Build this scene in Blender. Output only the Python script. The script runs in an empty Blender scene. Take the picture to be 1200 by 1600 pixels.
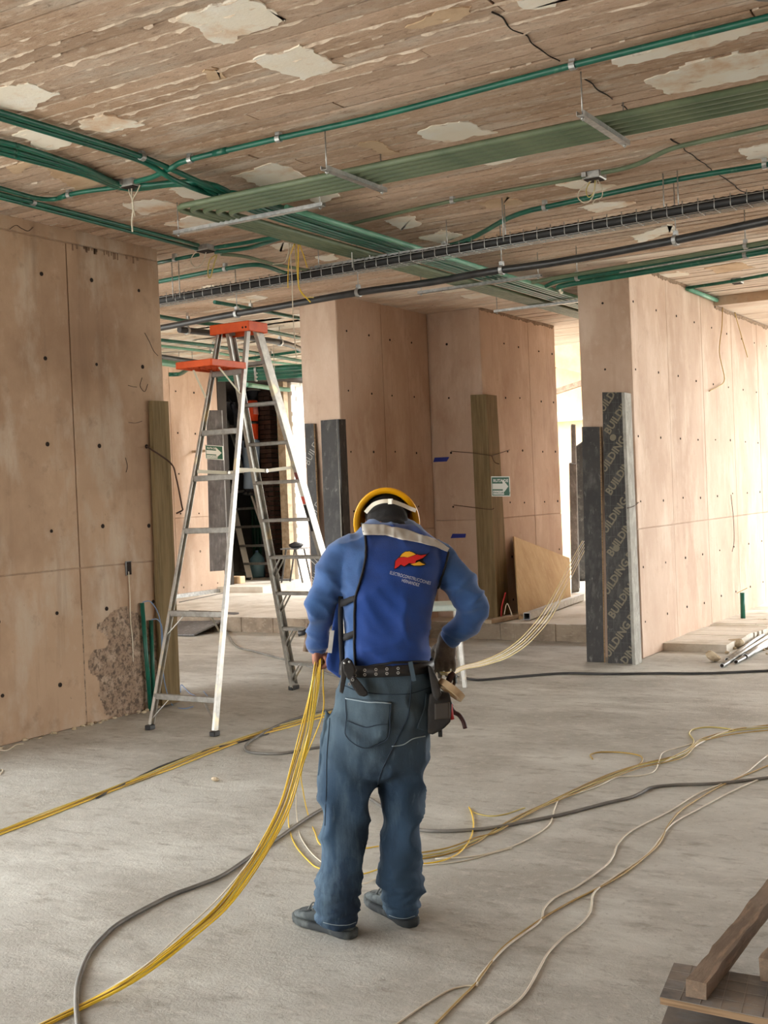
import bpy, bmesh, math, random
from mathutils import Vector, Matrix, Quaternion, noise
from mathutils.bvhtree import BVHTree

# ------------------------------------------------------------------ camera, world, light, exposure
SC = bpy.context.scene
COL = SC.collection
F_PX, CX, CY, CAM_H = 1890.0, 600.0, 800.0, 1.62
_v1 = Vector((1750 - CX, -(727 - CY), -F_PX)).normalized()
_v2 = Vector((-2500 - CX, -(900 - CY), -F_PX)).normalized()
_X = -(_v2 - _v1 * _v2.dot(_v1)); _X.normalize()
_Z = _X.cross(_v1)
RM = Matrix((_X, _v1, _Z))                      # camera axes -> building axes (X across, Y along the walls)
ORG = Vector((0, 0, CAM_H))
cam_d = bpy.data.cameras.new('camera')
cam_d.sensor_fit = 'VERTICAL'; cam_d.sensor_height = 32.0
cam_d.lens = F_PX / 1600.0 * 32.0
cam_d.clip_end = 300
cam = bpy.data.objects.new('camera', cam_d); COL.objects.link(cam)
cam.matrix_world = Matrix.Translation(ORG) @ RM.to_4x4()
SC.camera = cam

world = bpy.data.worlds.new('overcast_sky'); SC.world = world
world.use_nodes = True
_wn = world.node_tree.nodes; _wl = world.node_tree.links
_bg = _wn['Background']
_tc = _wn.new('ShaderNodeTexCoord'); _sp = _wn.new('ShaderNodeSeparateXYZ'); _cr = _wn.new('ShaderNodeValToRGB')
_wl.new(_tc.outputs['Generated'], _sp.inputs[0]); _wl.new(_sp.outputs['Z'], _cr.inputs[0])
_cr.color_ramp.elements[0].position = 0.0; _cr.color_ramp.elements[0].color = (1.0, 0.99, 0.965, 1)
_cr.color_ramp.elements[1].position = 0.7; _cr.color_ramp.elements[1].color = (0.95, 0.98, 1.0, 1)
_wl.new(_cr.outputs[0], _bg.inputs['Color'])
_bg.inputs['Strength'].default_value = 3.6

sun_d = bpy.data.lights.new('hazy_sun', 'SUN'); sun_d.energy = 1.3; sun_d.angle = math.radians(18); sun_d.color = (1.0, 0.95, 0.88)
sun = bpy.data.objects.new('hazy_sun', sun_d); COL.objects.link(sun)
sun.rotation_euler = Vector((-0.62, -0.30, -0.72)).to_track_quat('-Z', 'Y').to_euler()

SC.view_settings.view_transform = 'Standard'; SC.view_settings.look = 'None'
SC.view_settings.gamma = 1.0; SC.view_settings.use_curve_mapping = False
SC.view_settings.exposure = 1.22
SC.cycles.max_bounces = 10; SC.cycles.diffuse_bounces = 6

# ------------------------------------------------------------------ pixel helpers (points at their real depth)
def ray(px, py): return RM @ Vector((px - CX, -(py - CY), -F_PX))
def at_z(px, py, z=0.0):
    d = ray(px, py); return ORG + d * ((z - CAM_H) / d.z)
def at_x(px, py, x):
    d = ray(px, py); return ORG + d * (x / d.x)
def at_y(px, py, y):
    d = ray(px, py); return ORG + d * (y / d.y)
def at_d(px, py, D): return ORG + ray(px, py) * (D / F_PX)
FWD = (RM @ Vector((0, 0, -1))); FWD.z = 0; FWD.normalize()
RGT = Vector((FWD.y, -FWD.x, 0)); UP = Vector((0, 0, 1))
R = random.Random(7)

# ------------------------------------------------------------------ materials
def lin(c):
    c = c / 255.0
    return c / 12.92 if c <= 0.04045 else ((c + 0.055) / 1.055) ** 2.4
def rgb(r, g, b): return (lin(r), lin(g), lin(b), 1.0)
MATS = {}
def mat(name, col, rough=0.6, metal=0.0, col2=None, scale=6.0, detail=5.0, bump=0.0, bscale=40.0, stretch=(1, 1, 1),
        lo=0.35, hi=0.65, rnd=0.0, spots=None, spot_scale=30, spot_at=0.7, sheen=0.0, spec=0.5):
    if name in MATS: return MATS[name]
    m = bpy.data.materials.new(name); m.use_nodes = True
    n = m.node_tree.nodes; l = m.node_tree.links; b = n['Principled BSDF']
    b.inputs['Base Color'].default_value = col; b.inputs['Roughness'].default_value = rough
    b.inputs['Metallic'].default_value = metal; b.inputs['Specular IOR Level'].default_value = spec
    if sheen: b.inputs['Sheen Weight'].default_value = sheen
    tc = n.new('ShaderNodeTexCoord'); mp = n.new('ShaderNodeMapping'); mp.inputs['Scale'].default_value = stretch
    l.new(tc.outputs['Object'], mp.inputs[0])
    last = None
    if col2 is not None:
        t = n.new('ShaderNodeTexNoise'); t.inputs['Scale'].default_value = scale; t.inputs['Detail'].default_value = detail
        t.inputs['Roughness'].default_value = 0.62
        l.new(mp.outputs[0], t.inputs['Vector'])
        r = n.new('ShaderNodeValToRGB'); r.color_ramp.elements[0].position = lo; r.color_ramp.elements[1].position = hi
        r.color_ramp.elements[0].color = col; r.color_ramp.elements[1].color = col2
        l.new(t.outputs['Fac'], r.inputs[0]); last = r.outputs[0]
    if spots is not None:
        t2 = n.new('ShaderNodeTexNoise'); t2.inputs['Scale'].default_value = spot_scale; t2.inputs['Detail'].default_value = 6
        l.new(mp.outputs[0], t2.inputs['Vector'])
        r2 = n.new('ShaderNodeValToRGB'); r2.color_ramp.elements[0].position = spot_at - 0.04; r2.color_ramp.elements[1].position = spot_at + 0.04
        l.new(t2.outputs['Fac'], r2.inputs[0])
        mx = n.new('ShaderNodeMixRGB'); mx.inputs[1].default_value = col; mx.inputs[2].default_value = spots
        if last: l.new(last, mx.inputs[1])
        l.new(r2.outputs[0], mx.inputs[0]); last = mx.outputs[0]
    if rnd:
        oi = n.new('ShaderNodeObjectInfo'); mr = n.new('ShaderNodeMapRange')
        mr.inputs[3].default_value = 1 - rnd; mr.inputs[4].default_value = 1 + rnd
        l.new(oi.outputs['Random'], mr.inputs[0])
        hs = n.new('ShaderNodeHueSaturation'); hs.inputs['Color'].default_value = col
        if last: l.new(last, hs.inputs['Color'])
        l.new(mr.outputs[0], hs.inputs['Value']); last = hs.outputs[0]
    if last: l.new(last, b.inputs['Base Color'])
    if bump:
        t3 = n.new('ShaderNodeTexNoise'); t3.inputs['Scale'].default_value = bscale; t3.inputs['Detail'].default_value = 6
        l.new(mp.outputs[0], t3.inputs['Vector'])
        bp = n.new('ShaderNodeBump'); bp.inputs['Strength'].default_value = bump; bp.inputs['Distance'].default_value = 0.01
        l.new(t3.outputs['Fac'], bp.inputs['Height']); l.new(bp.outputs[0], b.inputs['Normal'])
    MATS[name] = m; return m

def layered(name, base, layers, rough=0.85, bumps=(), rnd=0.0):
    """base colour then noise layers (colour, scale, stretch, lo, hi, amount); bumps (scale, stretch, strength)."""
    m = bpy.data.materials.new(name); m.use_nodes = True
    n = m.node_tree.nodes; l = m.node_tree.links; b = n['Principled BSDF']
    b.inputs['Roughness'].default_value = rough; b.inputs['Specular IOR Level'].default_value = 0.3
    tc = n.new('ShaderNodeTexCoord')
    rg = n.new('ShaderNodeRGB'); rg.outputs[0].default_value = base; last = rg.outputs[0]
    for i, (c, sc, st, lo, hi, amt) in enumerate(layers):
        mp = n.new('ShaderNodeMapping'); mp.inputs['Scale'].default_value = st; mp.inputs['Location'].default_value = (i * 3.7, i * 1.3, i * 2.1)
        l.new(tc.outputs['Object'], mp.inputs[0])
        t = n.new('ShaderNodeTexNoise'); t.inputs['Scale'].default_value = sc; t.inputs['Detail'].default_value = 7; t.inputs['Roughness'].default_value = 0.65
        l.new(mp.outputs[0], t.inputs['Vector'])
        mr = n.new('ShaderNodeMapRange'); mr.inputs[1].default_value = lo; mr.inputs[2].default_value = hi; mr.inputs[4].default_value = amt
        l.new(t.outputs['Fac'], mr.inputs[0])
        mx = n.new('ShaderNodeMixRGB'); mx.inputs[2].default_value = c
        l.new(mr.outputs[0], mx.inputs[0]); l.new(last, mx.inputs[1]); last = mx.outputs[0]
    if rnd:
        oi = n.new('ShaderNodeObjectInfo'); mr = n.new('ShaderNodeMapRange'); mr.inputs[3].default_value = 1 - rnd; mr.inputs[4].default_value = 1 + rnd
        l.new(oi.outputs['Random'], mr.inputs[0])
        hs = n.new('ShaderNodeHueSaturation'); l.new(last, hs.inputs['Color']); l.new(mr.outputs[0], hs.inputs['Value']); last = hs.outputs[0]
    l.new(last, b.inputs['Base Color'])
    prev = None
    for (sc, st, s) in bumps:
        mp = n.new('ShaderNodeMapping'); mp.inputs['Scale'].default_value = st; l.new(tc.outputs['Object'], mp.inputs[0])
        t = n.new('ShaderNodeTexNoise'); t.inputs['Scale'].default_value = sc; t.inputs['Detail'].default_value = 7; t.inputs['Roughness'].default_value = 0.7
        l.new(mp.outputs[0], t.inputs['Vector'])
        bp = n.new('ShaderNodeBump'); bp.inputs['Strength'].default_value = s; bp.inputs['Distance'].default_value = 0.02
        l.new(t.outputs['Fac'], bp.inputs['Height'])
        if prev: l.new(prev, bp.inputs['Normal'])
        prev = bp.outputs[0]
    if prev: l.new(prev, b.inputs['Normal'])
    MATS[name] = m; return m

M_FLOOR = layered('floor_screed', rgb(188, 187, 179), [
    (rgb(160, 156, 146), 0.8, (1, 1, 1), .42, .60, .85), (rgb(210, 210, 202), 1.6, (0.6, 1.5, 1), .5, .66, .8),
    (rgb(132, 124, 112), 5.0, (1, 2.2, 1), .54, .68, .6), (rgb(206, 202, 192), 17, (1, 1, 1), .54, .68, .5), (rgb(124, 116, 104), 34, (1, 1, 1), .58, .70, .4), (rgb(108, 100, 90), 70, (1, 1, 1), .63, .70, .5)],
    rough=0.62, bumps=((90, (1, 1, 1), .4), (22, (1, 1, 1), .35), (2.2, (1, 1, 1), .18)))
M_WALL = layered('wall_concrete_pink', rgb(196, 172, 152), [
    (rgb(172, 144, 122), .9, (1, 1, .7), .40, .62, .8), (rgb(210, 190, 172), 2.0, (1.6, 1.6, .6), .5, .68, .7),
    (rgb(160, 132, 112), 2.2, (3.5, 3.5, .22), .56, .74, .45), (rgb(150, 124, 104), 6, (1, 1, 1), .60, .74, .35), (rgb(214, 196, 180), 14, (1, 1, .6), .6, .76, .3), (rgb(110, 88, 72), 26, (1, 1, 1), .70, .76, .55)],
    rough=0.72, bumps=((60, (1, 1, 1), .05), (5, (1, 1, .4), .08)), rnd=0.035)
M_WALLL = layered('wall_concrete_brown', rgb(182, 156, 130), [
    (rgb(152, 124, 100), 0.8, (1, 1, .8), .40, .60, .85), (rgb(190, 176, 158), 1.6, (1.5, 1.5, .7), .5, .66, .75),
    (rgb(134, 110, 90), 2.0, (3.5, 3.5, .25), .55, .72, .5), (rgb(128, 106, 88), 6, (1, 1, 1), .58, .72, .45), (rgb(200, 178, 158), 13, (1, 1, .6), .6, .76, .35), (rgb(96, 76, 62), 24, (1, 1, 1), .67, .74, .6)],
    rough=0.75, bumps=((60, (1, 1, 1), .06), (5, (1, 1, .4), .1)), rnd=0.03)
M_CEIL = layered('ceiling_board_marked', rgb(206, 180, 158), [
    (rgb(178, 148, 122), 1.1, (.5, 1, 1), .42, .60, .8), (rgb(210, 196, 180), 2.2, (.6, 2.0, 1), .52, .64, .8),
    (rgb(140, 114, 94), 8, (.5, 1.6, 1), .56, .68, .5), (rgb(226, 208, 188), 20, (.6, 1.4, 1), .54, .66, .6), (rgb(126, 102, 84), 34, (.6, 1.3, 1), .57, .67, .6), (rgb(64, 48, 40), 14, (.5, 1.2, 1), .69, .73, .9)],
    rough=0.88, bumps=((90, (.6, 1, 1), .5), (24, (.5, 1.4, 1), .6)), rnd=0.14)
M_CEIL2 = layered('ceiling_far_lit', rgb(218, 202, 186), [
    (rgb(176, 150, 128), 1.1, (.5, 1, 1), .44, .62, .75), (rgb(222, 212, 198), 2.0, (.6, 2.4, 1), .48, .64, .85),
    (rgb(150, 124, 104), 9, (.35, 2.2, 1), .58, .70, .5)], rough=.85, bumps=((40, (.5, 1, 1), .3),), rnd=0.08)  # paler copy of the soffit concrete, bounced light put into its colour
M_CEILB = layered('soffit_joint_shade', rgb(104, 82, 66), [(rgb(140, 116, 96), 6, (1, 1, 1), .45, .6, .7)], rough=.95)  # dark slab colour stands in for shade in the gaps between board marks
M_FIN = layered('cement_fins', rgb(216, 202, 184), [(rgb(164, 142, 122), 14, (1, 1, 1), .4, .6, .8)], rough=.9)
M_FOAM = layered('void_former_foam', rgb(238, 230, 214), [
    (rgb(216, 180, 144), 2.2, (1, 1, 1), .50, .62, .8), (rgb(240, 238, 230), 2.6, (1, 1, 1), .45, .6, .7), (rgb(150, 108, 76), 11, (.6, 1.6, 1), .64, .72, .7)],
    rough=.9, bumps=((60, (1, 1, 1), .25),))
M_FOAM2 = layered('void_former_foam_stained', rgb(206, 180, 150), [
    (rgb(180, 150, 120), 2.6, (1, 1, 1), .45, .6, .8), (rgb(150, 116, 88), 11, (.6, 1.6, 1), .6, .72, .6)], rough=.9, bumps=((60, (1, 1, 1), .25),))
M_SLAB = layered('raised_slab_dusty', rgb(214, 208, 196), [
    (rgb(178, 168, 150), 1.5, (1, 1, 1), .45, .65, .8), (rgb(232, 228, 220), 4, (1, 1, 1), .5, .7, .6), (rgb(140, 128, 112), 18, (1, 1, 1), .62, .72, .6)],
    rough=.85, bumps=((40, (1, 1, 1), .4),))
M_CURB = layered('step_edge_concrete', rgb(150, 136, 118), [(rgb(112, 98, 84), 3, (1, 1, 1), .45, .65, .8), (rgb(178, 168, 150), 9, (1, 1, 3), .55, .7, .6)], rough=.85, bumps=((40, (1, 1, 1), .4),))
M_OUT = layered('outside_ground', rgb(186, 178, 164), [(rgb(160, 150, 134), .5, (1, 1, 1), .4, .6, .8)], rough=.9)
M_WHITE = layered('white_painted_brick', rgb(236, 232, 224), [(rgb(205, 198, 188), 5, (1, 1, 1), .5, .7, .7)], rough=.85)
M_GREEN = mat('green_pvc', rgb(20, 104, 84), .35, col2=rgb(12, 82, 68), scale=5, stretch=(1, 1, 1), spots=rgb(70, 120, 98), spot_scale=14, spot_at=.68)
M_OLIVE = mat('dusty_olive_pvc', rgb(112, 126, 98), .5, col2=rgb(86, 104, 80), scale=4)
M_PALEGREEN = mat('pale_green_pvc', rgb(112, 168, 142), .4, col2=rgb(80, 146, 122), scale=4)
M_BLACK = mat('black_plastic', rgb(30, 31, 32), .42, col2=rgb(44, 45, 46), scale=10)
M_BLACKM = mat('black_steel_pipe', rgb(36, 37, 38), .38, metal=.0, col2=rgb(56, 56, 56), scale=8)
M_GALV = mat('galvanised_steel', rgb(196, 198, 196), .38, metal=.75, col2=rgb(160, 162, 162), scale=26)
M_ALU = mat('aluminium', rgb(206, 204, 196), .36, metal=.7, col2=rgb(170, 168, 162), scale=12, stretch=(1, 1, 1), spots=rgb(226, 214, 184), spot_scale=6, spot_at=.64)
M_ALUD = mat('aluminium_tread', rgb(168, 166, 160), .45, metal=.65, col2=rgb(140, 138, 132), scale=20)
M_ORANGE = mat('orange_plastic', rgb(226, 92, 32), .45, col2=rgb(204, 76, 24), scale=7)
M_PLY = layered('black_film_ply', rgb(52, 50, 48), [(rgb(84, 82, 78), 5, (3, 3, 1), .5, .66, .8), (rgb(128, 126, 120), 12, (2, 2, .8), .60, .70, .7), (rgb(34, 32, 32), 3, (1, 1, 1), .45, .6, .6)], rough=.55, bumps=((30, (1, 1, 1), .1),))
M_PLYG = layered('grey_film_ply', rgb(112, 112, 112), [(rgb(150, 150, 150), 7, (3, 3, .8), .5, .66, .8), (rgb(80, 78, 78), 3, (1, 1, 1), .45, .62, .7)], rough=.5)
M_PLYE = layered('ply_edge', rgb(148, 122, 92), [(rgb(110, 86, 62), 3, (1, 1, 30), .45, .6, .8)], rough=.8)
M_CEMB = layered('cement_dusted_board', rgb(150, 148, 140), [(rgb(178, 176, 168), 14, (1, 1, .6), .45, .62, .8), (rgb(110, 106, 98), 30, (1, 1, 1), .6, .7, .6)], rough=.85)
M_PRINT = mat('film_print', rgb(112, 104, 84), .6)
M_PRINTG = mat('film_print_grid', rgb(70, 70, 66), .6)
M_WOODG = layered('grey_green_timber', rgb(134, 116, 84), [(rgb(104, 90, 62), 3, (9, 9, .5), .42, .6, .8), (rgb(150, 134, 102), 5, (12, 12, .4), .55, .7, .6), (rgb(80, 66, 46), 4, (3, 3, 1), .66, .72, .8)], rough=.85, bumps=((14, (10, 10, .5), .3),))
M_WOOD = layered('rough_timber', rgb(134, 116, 98), [(rgb(106, 88, 72), 4, (3, .7, 3), .42, .62, .8), (rgb(168, 140, 114), 7, (6, .6, 6), .52, .7, .7), (rgb(84, 62, 46), 9, (3, 1, 3), .64, .72, .7)], rough=.85, bumps=((20, (6, 1, 6), .4),))
M_WOODL = layered('weathered_pale_timber', rgb(176, 158, 134), [(rgb(140, 120, 96), 4, (3, 1, 3), .42, .62, .8)], rough=.85, bumps=((20, (6, 1, 6), .4),))
M_PLYW = layered('plywood_face', rgb(196, 168, 122), [(rgb(170, 138, 92), 2.2, (1, 1, .5), .42, .62, .8), (rgb(210, 186, 142), 7, (3, 3, .6), .52, .7, .6), (rgb(150, 120, 80), 16, (1, 1, .5), .64, .72, .5)], rough=.75)
M_HOLE = mat('tie_hole_dark', rgb(38, 28, 22), .95)
M_WIRE_R = mat('rusty_tie_wire', rgb(70, 48, 36), .8)
M_YEL = mat('yellow_wire', rgb(240, 206, 66), .42, col2=rgb(226, 186, 46), scale=3)
M_YELP = mat('pale_yellow_wire', rgb(204, 188, 112), .45, col2=rgb(190, 170, 90), scale=3)
M_OCH = mat('ochre_wire', rgb(176, 146, 70), .5, col2=rgb(160, 128, 56), scale=3)
M_WHT = mat('white_wire', rgb(222, 214, 196), .5, col2=rgb(200, 190, 168), scale=4)
M_GRYC = mat('grey_cable', rgb(86, 84, 80), .6, col2=rgb(126, 122, 114), scale=3)
M_BLKC = mat('dark_cable', rgb(50, 50, 50), .5, col2=rgb(72, 72, 72), scale=3)
M_BLUEW = mat('blue_wire', rgb(112, 140, 178), .5)
M_TAPEB = mat('blue_tape', rgb(30, 46, 140), .5)
M_SIGNG = mat('sign_green', rgb(46, 100, 78), .45)
M_SIGNW = mat('sign_white', rgb(232, 236, 228), .45)
M_RUBBLE = layered('rubble', rgb(196, 182, 156), [(rgb(150, 130, 104), 8, (1, 1, 1), .45, .6, .8)], rough=.9)
M_RED = mat('red_plastic', rgb(176, 30, 34), .45)
M_BRICK = mat('brown_brick', rgb(86, 60, 48), .9, col2=rgb(70, 48, 40), scale=7, rnd=.15)
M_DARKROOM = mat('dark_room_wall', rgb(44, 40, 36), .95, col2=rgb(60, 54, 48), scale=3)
M_FORM = mat('formwork_panel_yellow', rgb(214, 160, 104), .6, col2=rgb(196, 140, 84), scale=3)
M_CREAM = mat('cream_render', rgb(226, 196, 158), .8, col2=rgb(210, 178, 140), scale=3)
M_CURLB = mat('dark_blue_cloth', rgb(70, 110, 150), .8)

# ------------------------------------------------------------------ mesh builder
class MB:
    def __init__(s): s.v = []; s.f = []; s.m = []; s.smooth = []
    def add(s, vs, fs, mi=0, smooth=False):
        o = len(s.v); s.v += [Vector(p) for p in vs]
        for f in fs: s.f.append(tuple(i + o for i in f)); s.m.append(mi); s.smooth.append(smooth)
        return s
    def box(s, c, d, rot=None, mi=0, bev=0.0):
        c = Vector(c); hx, hy, hz = d[0] / 2, d[1] / 2, d[2] / 2
        if bev > 0:
            b = min(bev, hx * .9, hy * .9, hz * .9); pts = []
            for sz in (-1, 1):
                for sx in (-1, 1):
                    for sy in (-1, 1):
                        pts += [Vector((sx * (hx - b), sy * (hy - b), sz * hz)), Vector((sx * hx, sy * (hy - b), sz * (hz - b))), Vector((sx * (hx - b), sy * hy, sz * (hz - b)))]
            bm = bmesh.new(); [bm.verts.new(p) for p in pts]
            bmesh.ops.convex_hull(bm, input=bm.verts); bm.verts.index_update()
            vs = [v.co.copy() for v in bm.verts]; fs = [[v.index for v in f.verts] for f in bm.faces]; bm.free()
        else:
            vs = [Vector((x, y, z)) for z in (-hz, hz) for y in (-hy, hy) for x in (-hx, hx)]
            fs = [(0, 2, 3, 1), (4, 5, 7, 6), (0, 1, 5, 4), (2, 6, 7, 3), (0, 4, 6, 2), (1, 3, 7, 5)]
        if rot is not None: vs = [rot @ p for p in vs]
        return s.add([p + c for p in vs], fs, mi)
    def bar(s, a, b, w, h, up=UP, mi=0, bev=0.0):
        a = Vector(a); b = Vector(b); d = b - a; L = d.length; d = d / L
        u = Vector(up); x = d.cross(u)
        if x.length < 1e-4: x = d.cross(Vector((1, 0, 0)))
        x.normalize(); z = x.cross(d)
        rot = Matrix((x, d, z)).transposed()
        return s.box((a + b) / 2, (w, L, h), rot, mi, bev)
    def tube(s, path, r, n=8, mi=0, cap=True, smooth=True):
        P = [Vector(p) for p in path]; k = len(P); rr = r if isinstance(r, (list, tuple)) else [r] * k
        t0 = (P[1] - P[0]).normalized(); u = t0.orthogonal().normalized(); vs = []
        for i in range(k):
            t = (P[min(i + 1, k - 1)] - P[max(i - 1, 0)])
            t = t.normalized() if t.length > 1e-9 else t0
            q = t0.rotation_difference(t); u = (q @ u); u = (u - t * u.dot(t)).normalized(); t0 = t; w = t.cross(u)
            for j in range(n):
                a = 2 * math.pi * j / n; vs.append(P[i] + (u * math.cos(a) + w * math.sin(a)) * rr[i])
        fs = [(i * n + j, i * n + (j + 1) % n, (i + 1) * n + (j + 1) % n, (i + 1) * n + j) for i in range(k - 1) for j in range(n)]
        s.add(vs, fs, mi, smooth)
        if cap:
            o = len(s.v) - k * n
            s.f.append(tuple(o + j for j in reversed(range(n)))); s.m.append(mi); s.smooth.append(False)
            s.f.append(tuple(o + (k - 1) * n + j for j in range(n))); s.m.append(mi); s.smooth.append(False)
        return s
    def ring(s, c, axis, r0, r1, h, n=16, mi=0):
        ax = Vector(axis).normalized(); u = ax.orthogonal().normalized(); w = ax.cross(u); c = Vector(c); vs = []
        for (r, z) in ((r0, -h / 2), (r1, -h / 2), (r1, h / 2), (r0, h / 2)):
            for j in range(n):
                a = 2 * math.pi * j / n; vs.append(c + ax * z + (u * math.cos(a) + w * math.sin(a)) * r)
        fs = []
        for q in range(4):
            for j in range(n): fs.append((q * n + j, q * n + (j + 1) % n, ((q + 1) % 4) * n + (j + 1) % n, ((q + 1) % 4) * n + j))
        return s.add(vs, fs, mi)
    def ell(s, c, ax, n=16, m=10, mi=0, rot=None):
        c = Vector(c); vs = []
        for i in range(m + 1):
            th = math.pi * i / m
            for j in range(n):
                a = 2 * math.pi * j / n
                p = Vector((math.sin(th) * math.cos(a) * ax[0], math.sin(th) * math.sin(a) * ax[1], math.cos(th) * ax[2]))
                vs.append((rot @ p if rot else p) + c)
        fs = [(i * n + j, (i + 1) * n + j, (i + 1) * n + (j + 1) % n, i * n + (j + 1) % n) for i in range(m) for j in range(n)]
        return s.add(vs, fs, mi, True)
    def loft(s, rings, mi=0, cap=True, smooth=True):
        n = len(rings[0]); vs = [p for r in rings for p in r]
        fs = [(i * n + j, i * n + (j + 1) % n, (i + 1) * n + (j + 1) % n, (i + 1) * n + j) for i in range(len(rings) - 1) for j in range(n)]
        if cap: fs += [tuple(reversed(range(n))), tuple((len(rings) - 1) * n + j for j in range(n))]
        return s.add(vs, fs, mi, smooth)
    def prism(s, poly, thick, mi=0):
        """poly: 3-D planar ring; thick: offset vector."""
        n = len(poly); t = Vector(thick); vs = [Vector(p) for p in poly] + [Vector(p) + t for p in poly]
        fs = [tuple(range(n)), tuple(reversed(range(n, 2 * n)))] + [(i, i + n, (i + 1) % n + n, (i + 1) % n) for i in range(n)]
        return s.add(vs, fs, mi)
    def mesh(s, name, mats, off=Vector((0, 0, 0)), fix=True):
        me = bpy.data.meshes.new(name)
        me.from_pydata([tuple(p - off) for p in s.v], [], s.f)
        ms = mats if isinstance(mats, (list, tuple)) else [mats]
        for m in ms: me.materials.append(m)
        if len(ms) > 1: me.polygons.foreach_set('material_index', s.m)
        me.polygons.foreach_set('use_smooth', s.smooth)
        me.validate()
        if fix:
            bm = bmesh.new(); bm.from_mesh(me); bmesh.ops.recalc_face_normals(bm, faces=bm.faces); bm.to_mesh(me); bm.free()
        me.update(); return me

def origin(o):
    p = Vector((0, 0, 0))
    while o is not None: p = p + o.location; o = o.parent
    return p
def link(name, me, parent=None, loc=None):
    o = bpy.data.objects.new(name, me); COL.objects.link(o)
    if parent is not None: o.parent = parent
    if loc is not None: o.location = loc
    return o
def obj(name, mb, m, parent=None, label=None, kind=None, fix=True, base=None):
    """one mesh object; world-space vertices; its origin is at base (top-level) or at its parent's origin."""
    off = origin(parent) if parent is not None else (Vector(base) if base is not None else Vector((0, 0, 0)))
    o = link(name, mb.mesh(name, m, off, fix), parent)
    if parent is None and base is not None: o.location = off
    if label: o['label'] = label
    if kind: o['kind'] = kind
    return o
def tag(o, label, cat, group=None):
    o['label'] = label; o['category'] = cat
    if group: o['group'] = group
    return o
def thing(name, label, cat, loc=(0, 0, 0), group=None):
    o = bpy.data.objects.new(name, None); COL.objects.link(o); o.location = loc; o.empty_display_size = .1
    return tag(o, label, cat, group)
def struct(name, mb, m, parent=None, base=None, label=None):
    o = obj(name, mb, m, parent, base=base)
    if parent is None: o['kind'] = 'structure'; o['category'] = name.split('_')[0]; 
    if label: o['label'] = label
    return o
def smooth_path(pts, sub=6):
    P = [Vector(p) for p in pts]; P = [P[0] * 2 - P[1]] + P + [P[-1] * 2 - P[-2]]; out = []
    for i in range(1, len(P) - 2):
        for k in range(sub):
            t = k / sub; a, b, c, d = P[i - 1], P[i], P[i + 1], P[i + 2]
            out.append(.5 * ((2 * b) + (c - a) * t + (2 * a - 5 * b + 4 * c - d) * t * t + (3 * b - a - 3 * c + d) * t ** 3))
    out.append(P[-2]); return out
def text_mesh(txt, size, bold=0.0, align='LEFT'):
    cu = bpy.data.curves.new('lettering', 'FONT'); cu.body = txt; cu.size = size; cu.align_x = align; cu.resolution_u = 2; cu.offset = bold
    o = bpy.data.objects.new('lettering', cu); COL.objects.link(o)
    dg = bpy.context.evaluated_depsgraph_get(); me = bpy.data.meshes.new_from_object(o.evaluated_get(dg))
    vs = [v.co.copy() for v in me.vertices]; fs = [tuple(p.vertices) for p in me.polygons]
    bpy.data.objects.remove(o); bpy.data.curves.remove(cu); bpy.data.meshes.remove(me)
    return vs, fs
def text_on(mb, txt, size, o, ux, uy, mi=0, bold=0.0, align='LEFT'):
    """letters as flat faces lying in the plane (ux, uy) at o."""
    vs, fs = text_mesh(txt, size, bold, align); o = Vector(o); ux = Vector(ux); uy = Vector(uy)
    mb.add([o + ux * p.x + uy * p.y for p in vs], fs, mi)

# ------------------------------------------------------------------ the large structure
CEIL = 3.70
SLAB = 0.185
S = struct
fl = S('floor', MB().box((-3.0, 2.9, -.15), (34, 18.1, .3)).box((3.78, 16.0, -.15), (15.5, 8.2, .3)), M_FLOOR, label='grey screeded concrete floor with trowel marks')
gr = S('floor_outside', MB().box((0, 20, -.6), (120, 120, .3)), M_OUT, label='pale ground outside the building')
slab = S('floor_raised', MB().box((-10.95, 15.2, (SLAB - .3) / 2), (13.1, 6.7, SLAB + .3)), M_SLAB, label='dusty raised slab behind the columns')
_c = MB(); _n = 80
for i in range(_n):                               # rough edge strip of the step
    x = -17.4 + i * (12.9 / _n)
    _c.box((x + .08, 11.84 - R.uniform(0, .012), SLAB / 2 - .002), (12.9 / _n + .004, .03, SLAB - R.uniform(0, .012)))
S('step_edge', _c, M_CURB, slab)
S('step_upper', MB().box((-14.4, 16.6, SLAB + .045), (6.0, 3.2, .09)), M_SLAB, slab)

def wall(name, x0, x1, y0, y1, z0, z1, m, label):
    return S(name, MB().box(((x0 + x1) / 2, (y0 + y1) / 2, (z0 + z1) / 2), (abs(x1 - x0), abs(y1 - y0), z1 - z0)), m, label=label)
def panels_x(w, x, ys, zs, m, side=1):
    """cast panels of a face at x: each its own slab, joints a few millimetres wide."""
    for a, b in zip(ys, ys[1:]):
        for c, d in zip(zs, zs[1:]):
            t = .012 + R.uniform(0, .003)
            struct('panel', MB().box((x + side * t / 2, (a + b) / 2, (c + d) / 2), (t, b - a - .008, d - c - .008), bev=.003), m, w)
def panels_y(w, y, xs, zs, m, side=-1):
    for a, b in zip(xs, xs[1:]):
        for c, d in zip(zs, zs[1:]):
            t = .012 + R.uniform(0, .003)
            struct('panel', MB().box(((a + b) / 2, y + side * t / 2, (c + d) / 2), (b - a - .008, t, d - c - .008), bev=.003), m, w)
HOLE_Z = (.34, .85, 1.465, 2.085, 2.71, 3.33)
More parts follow.
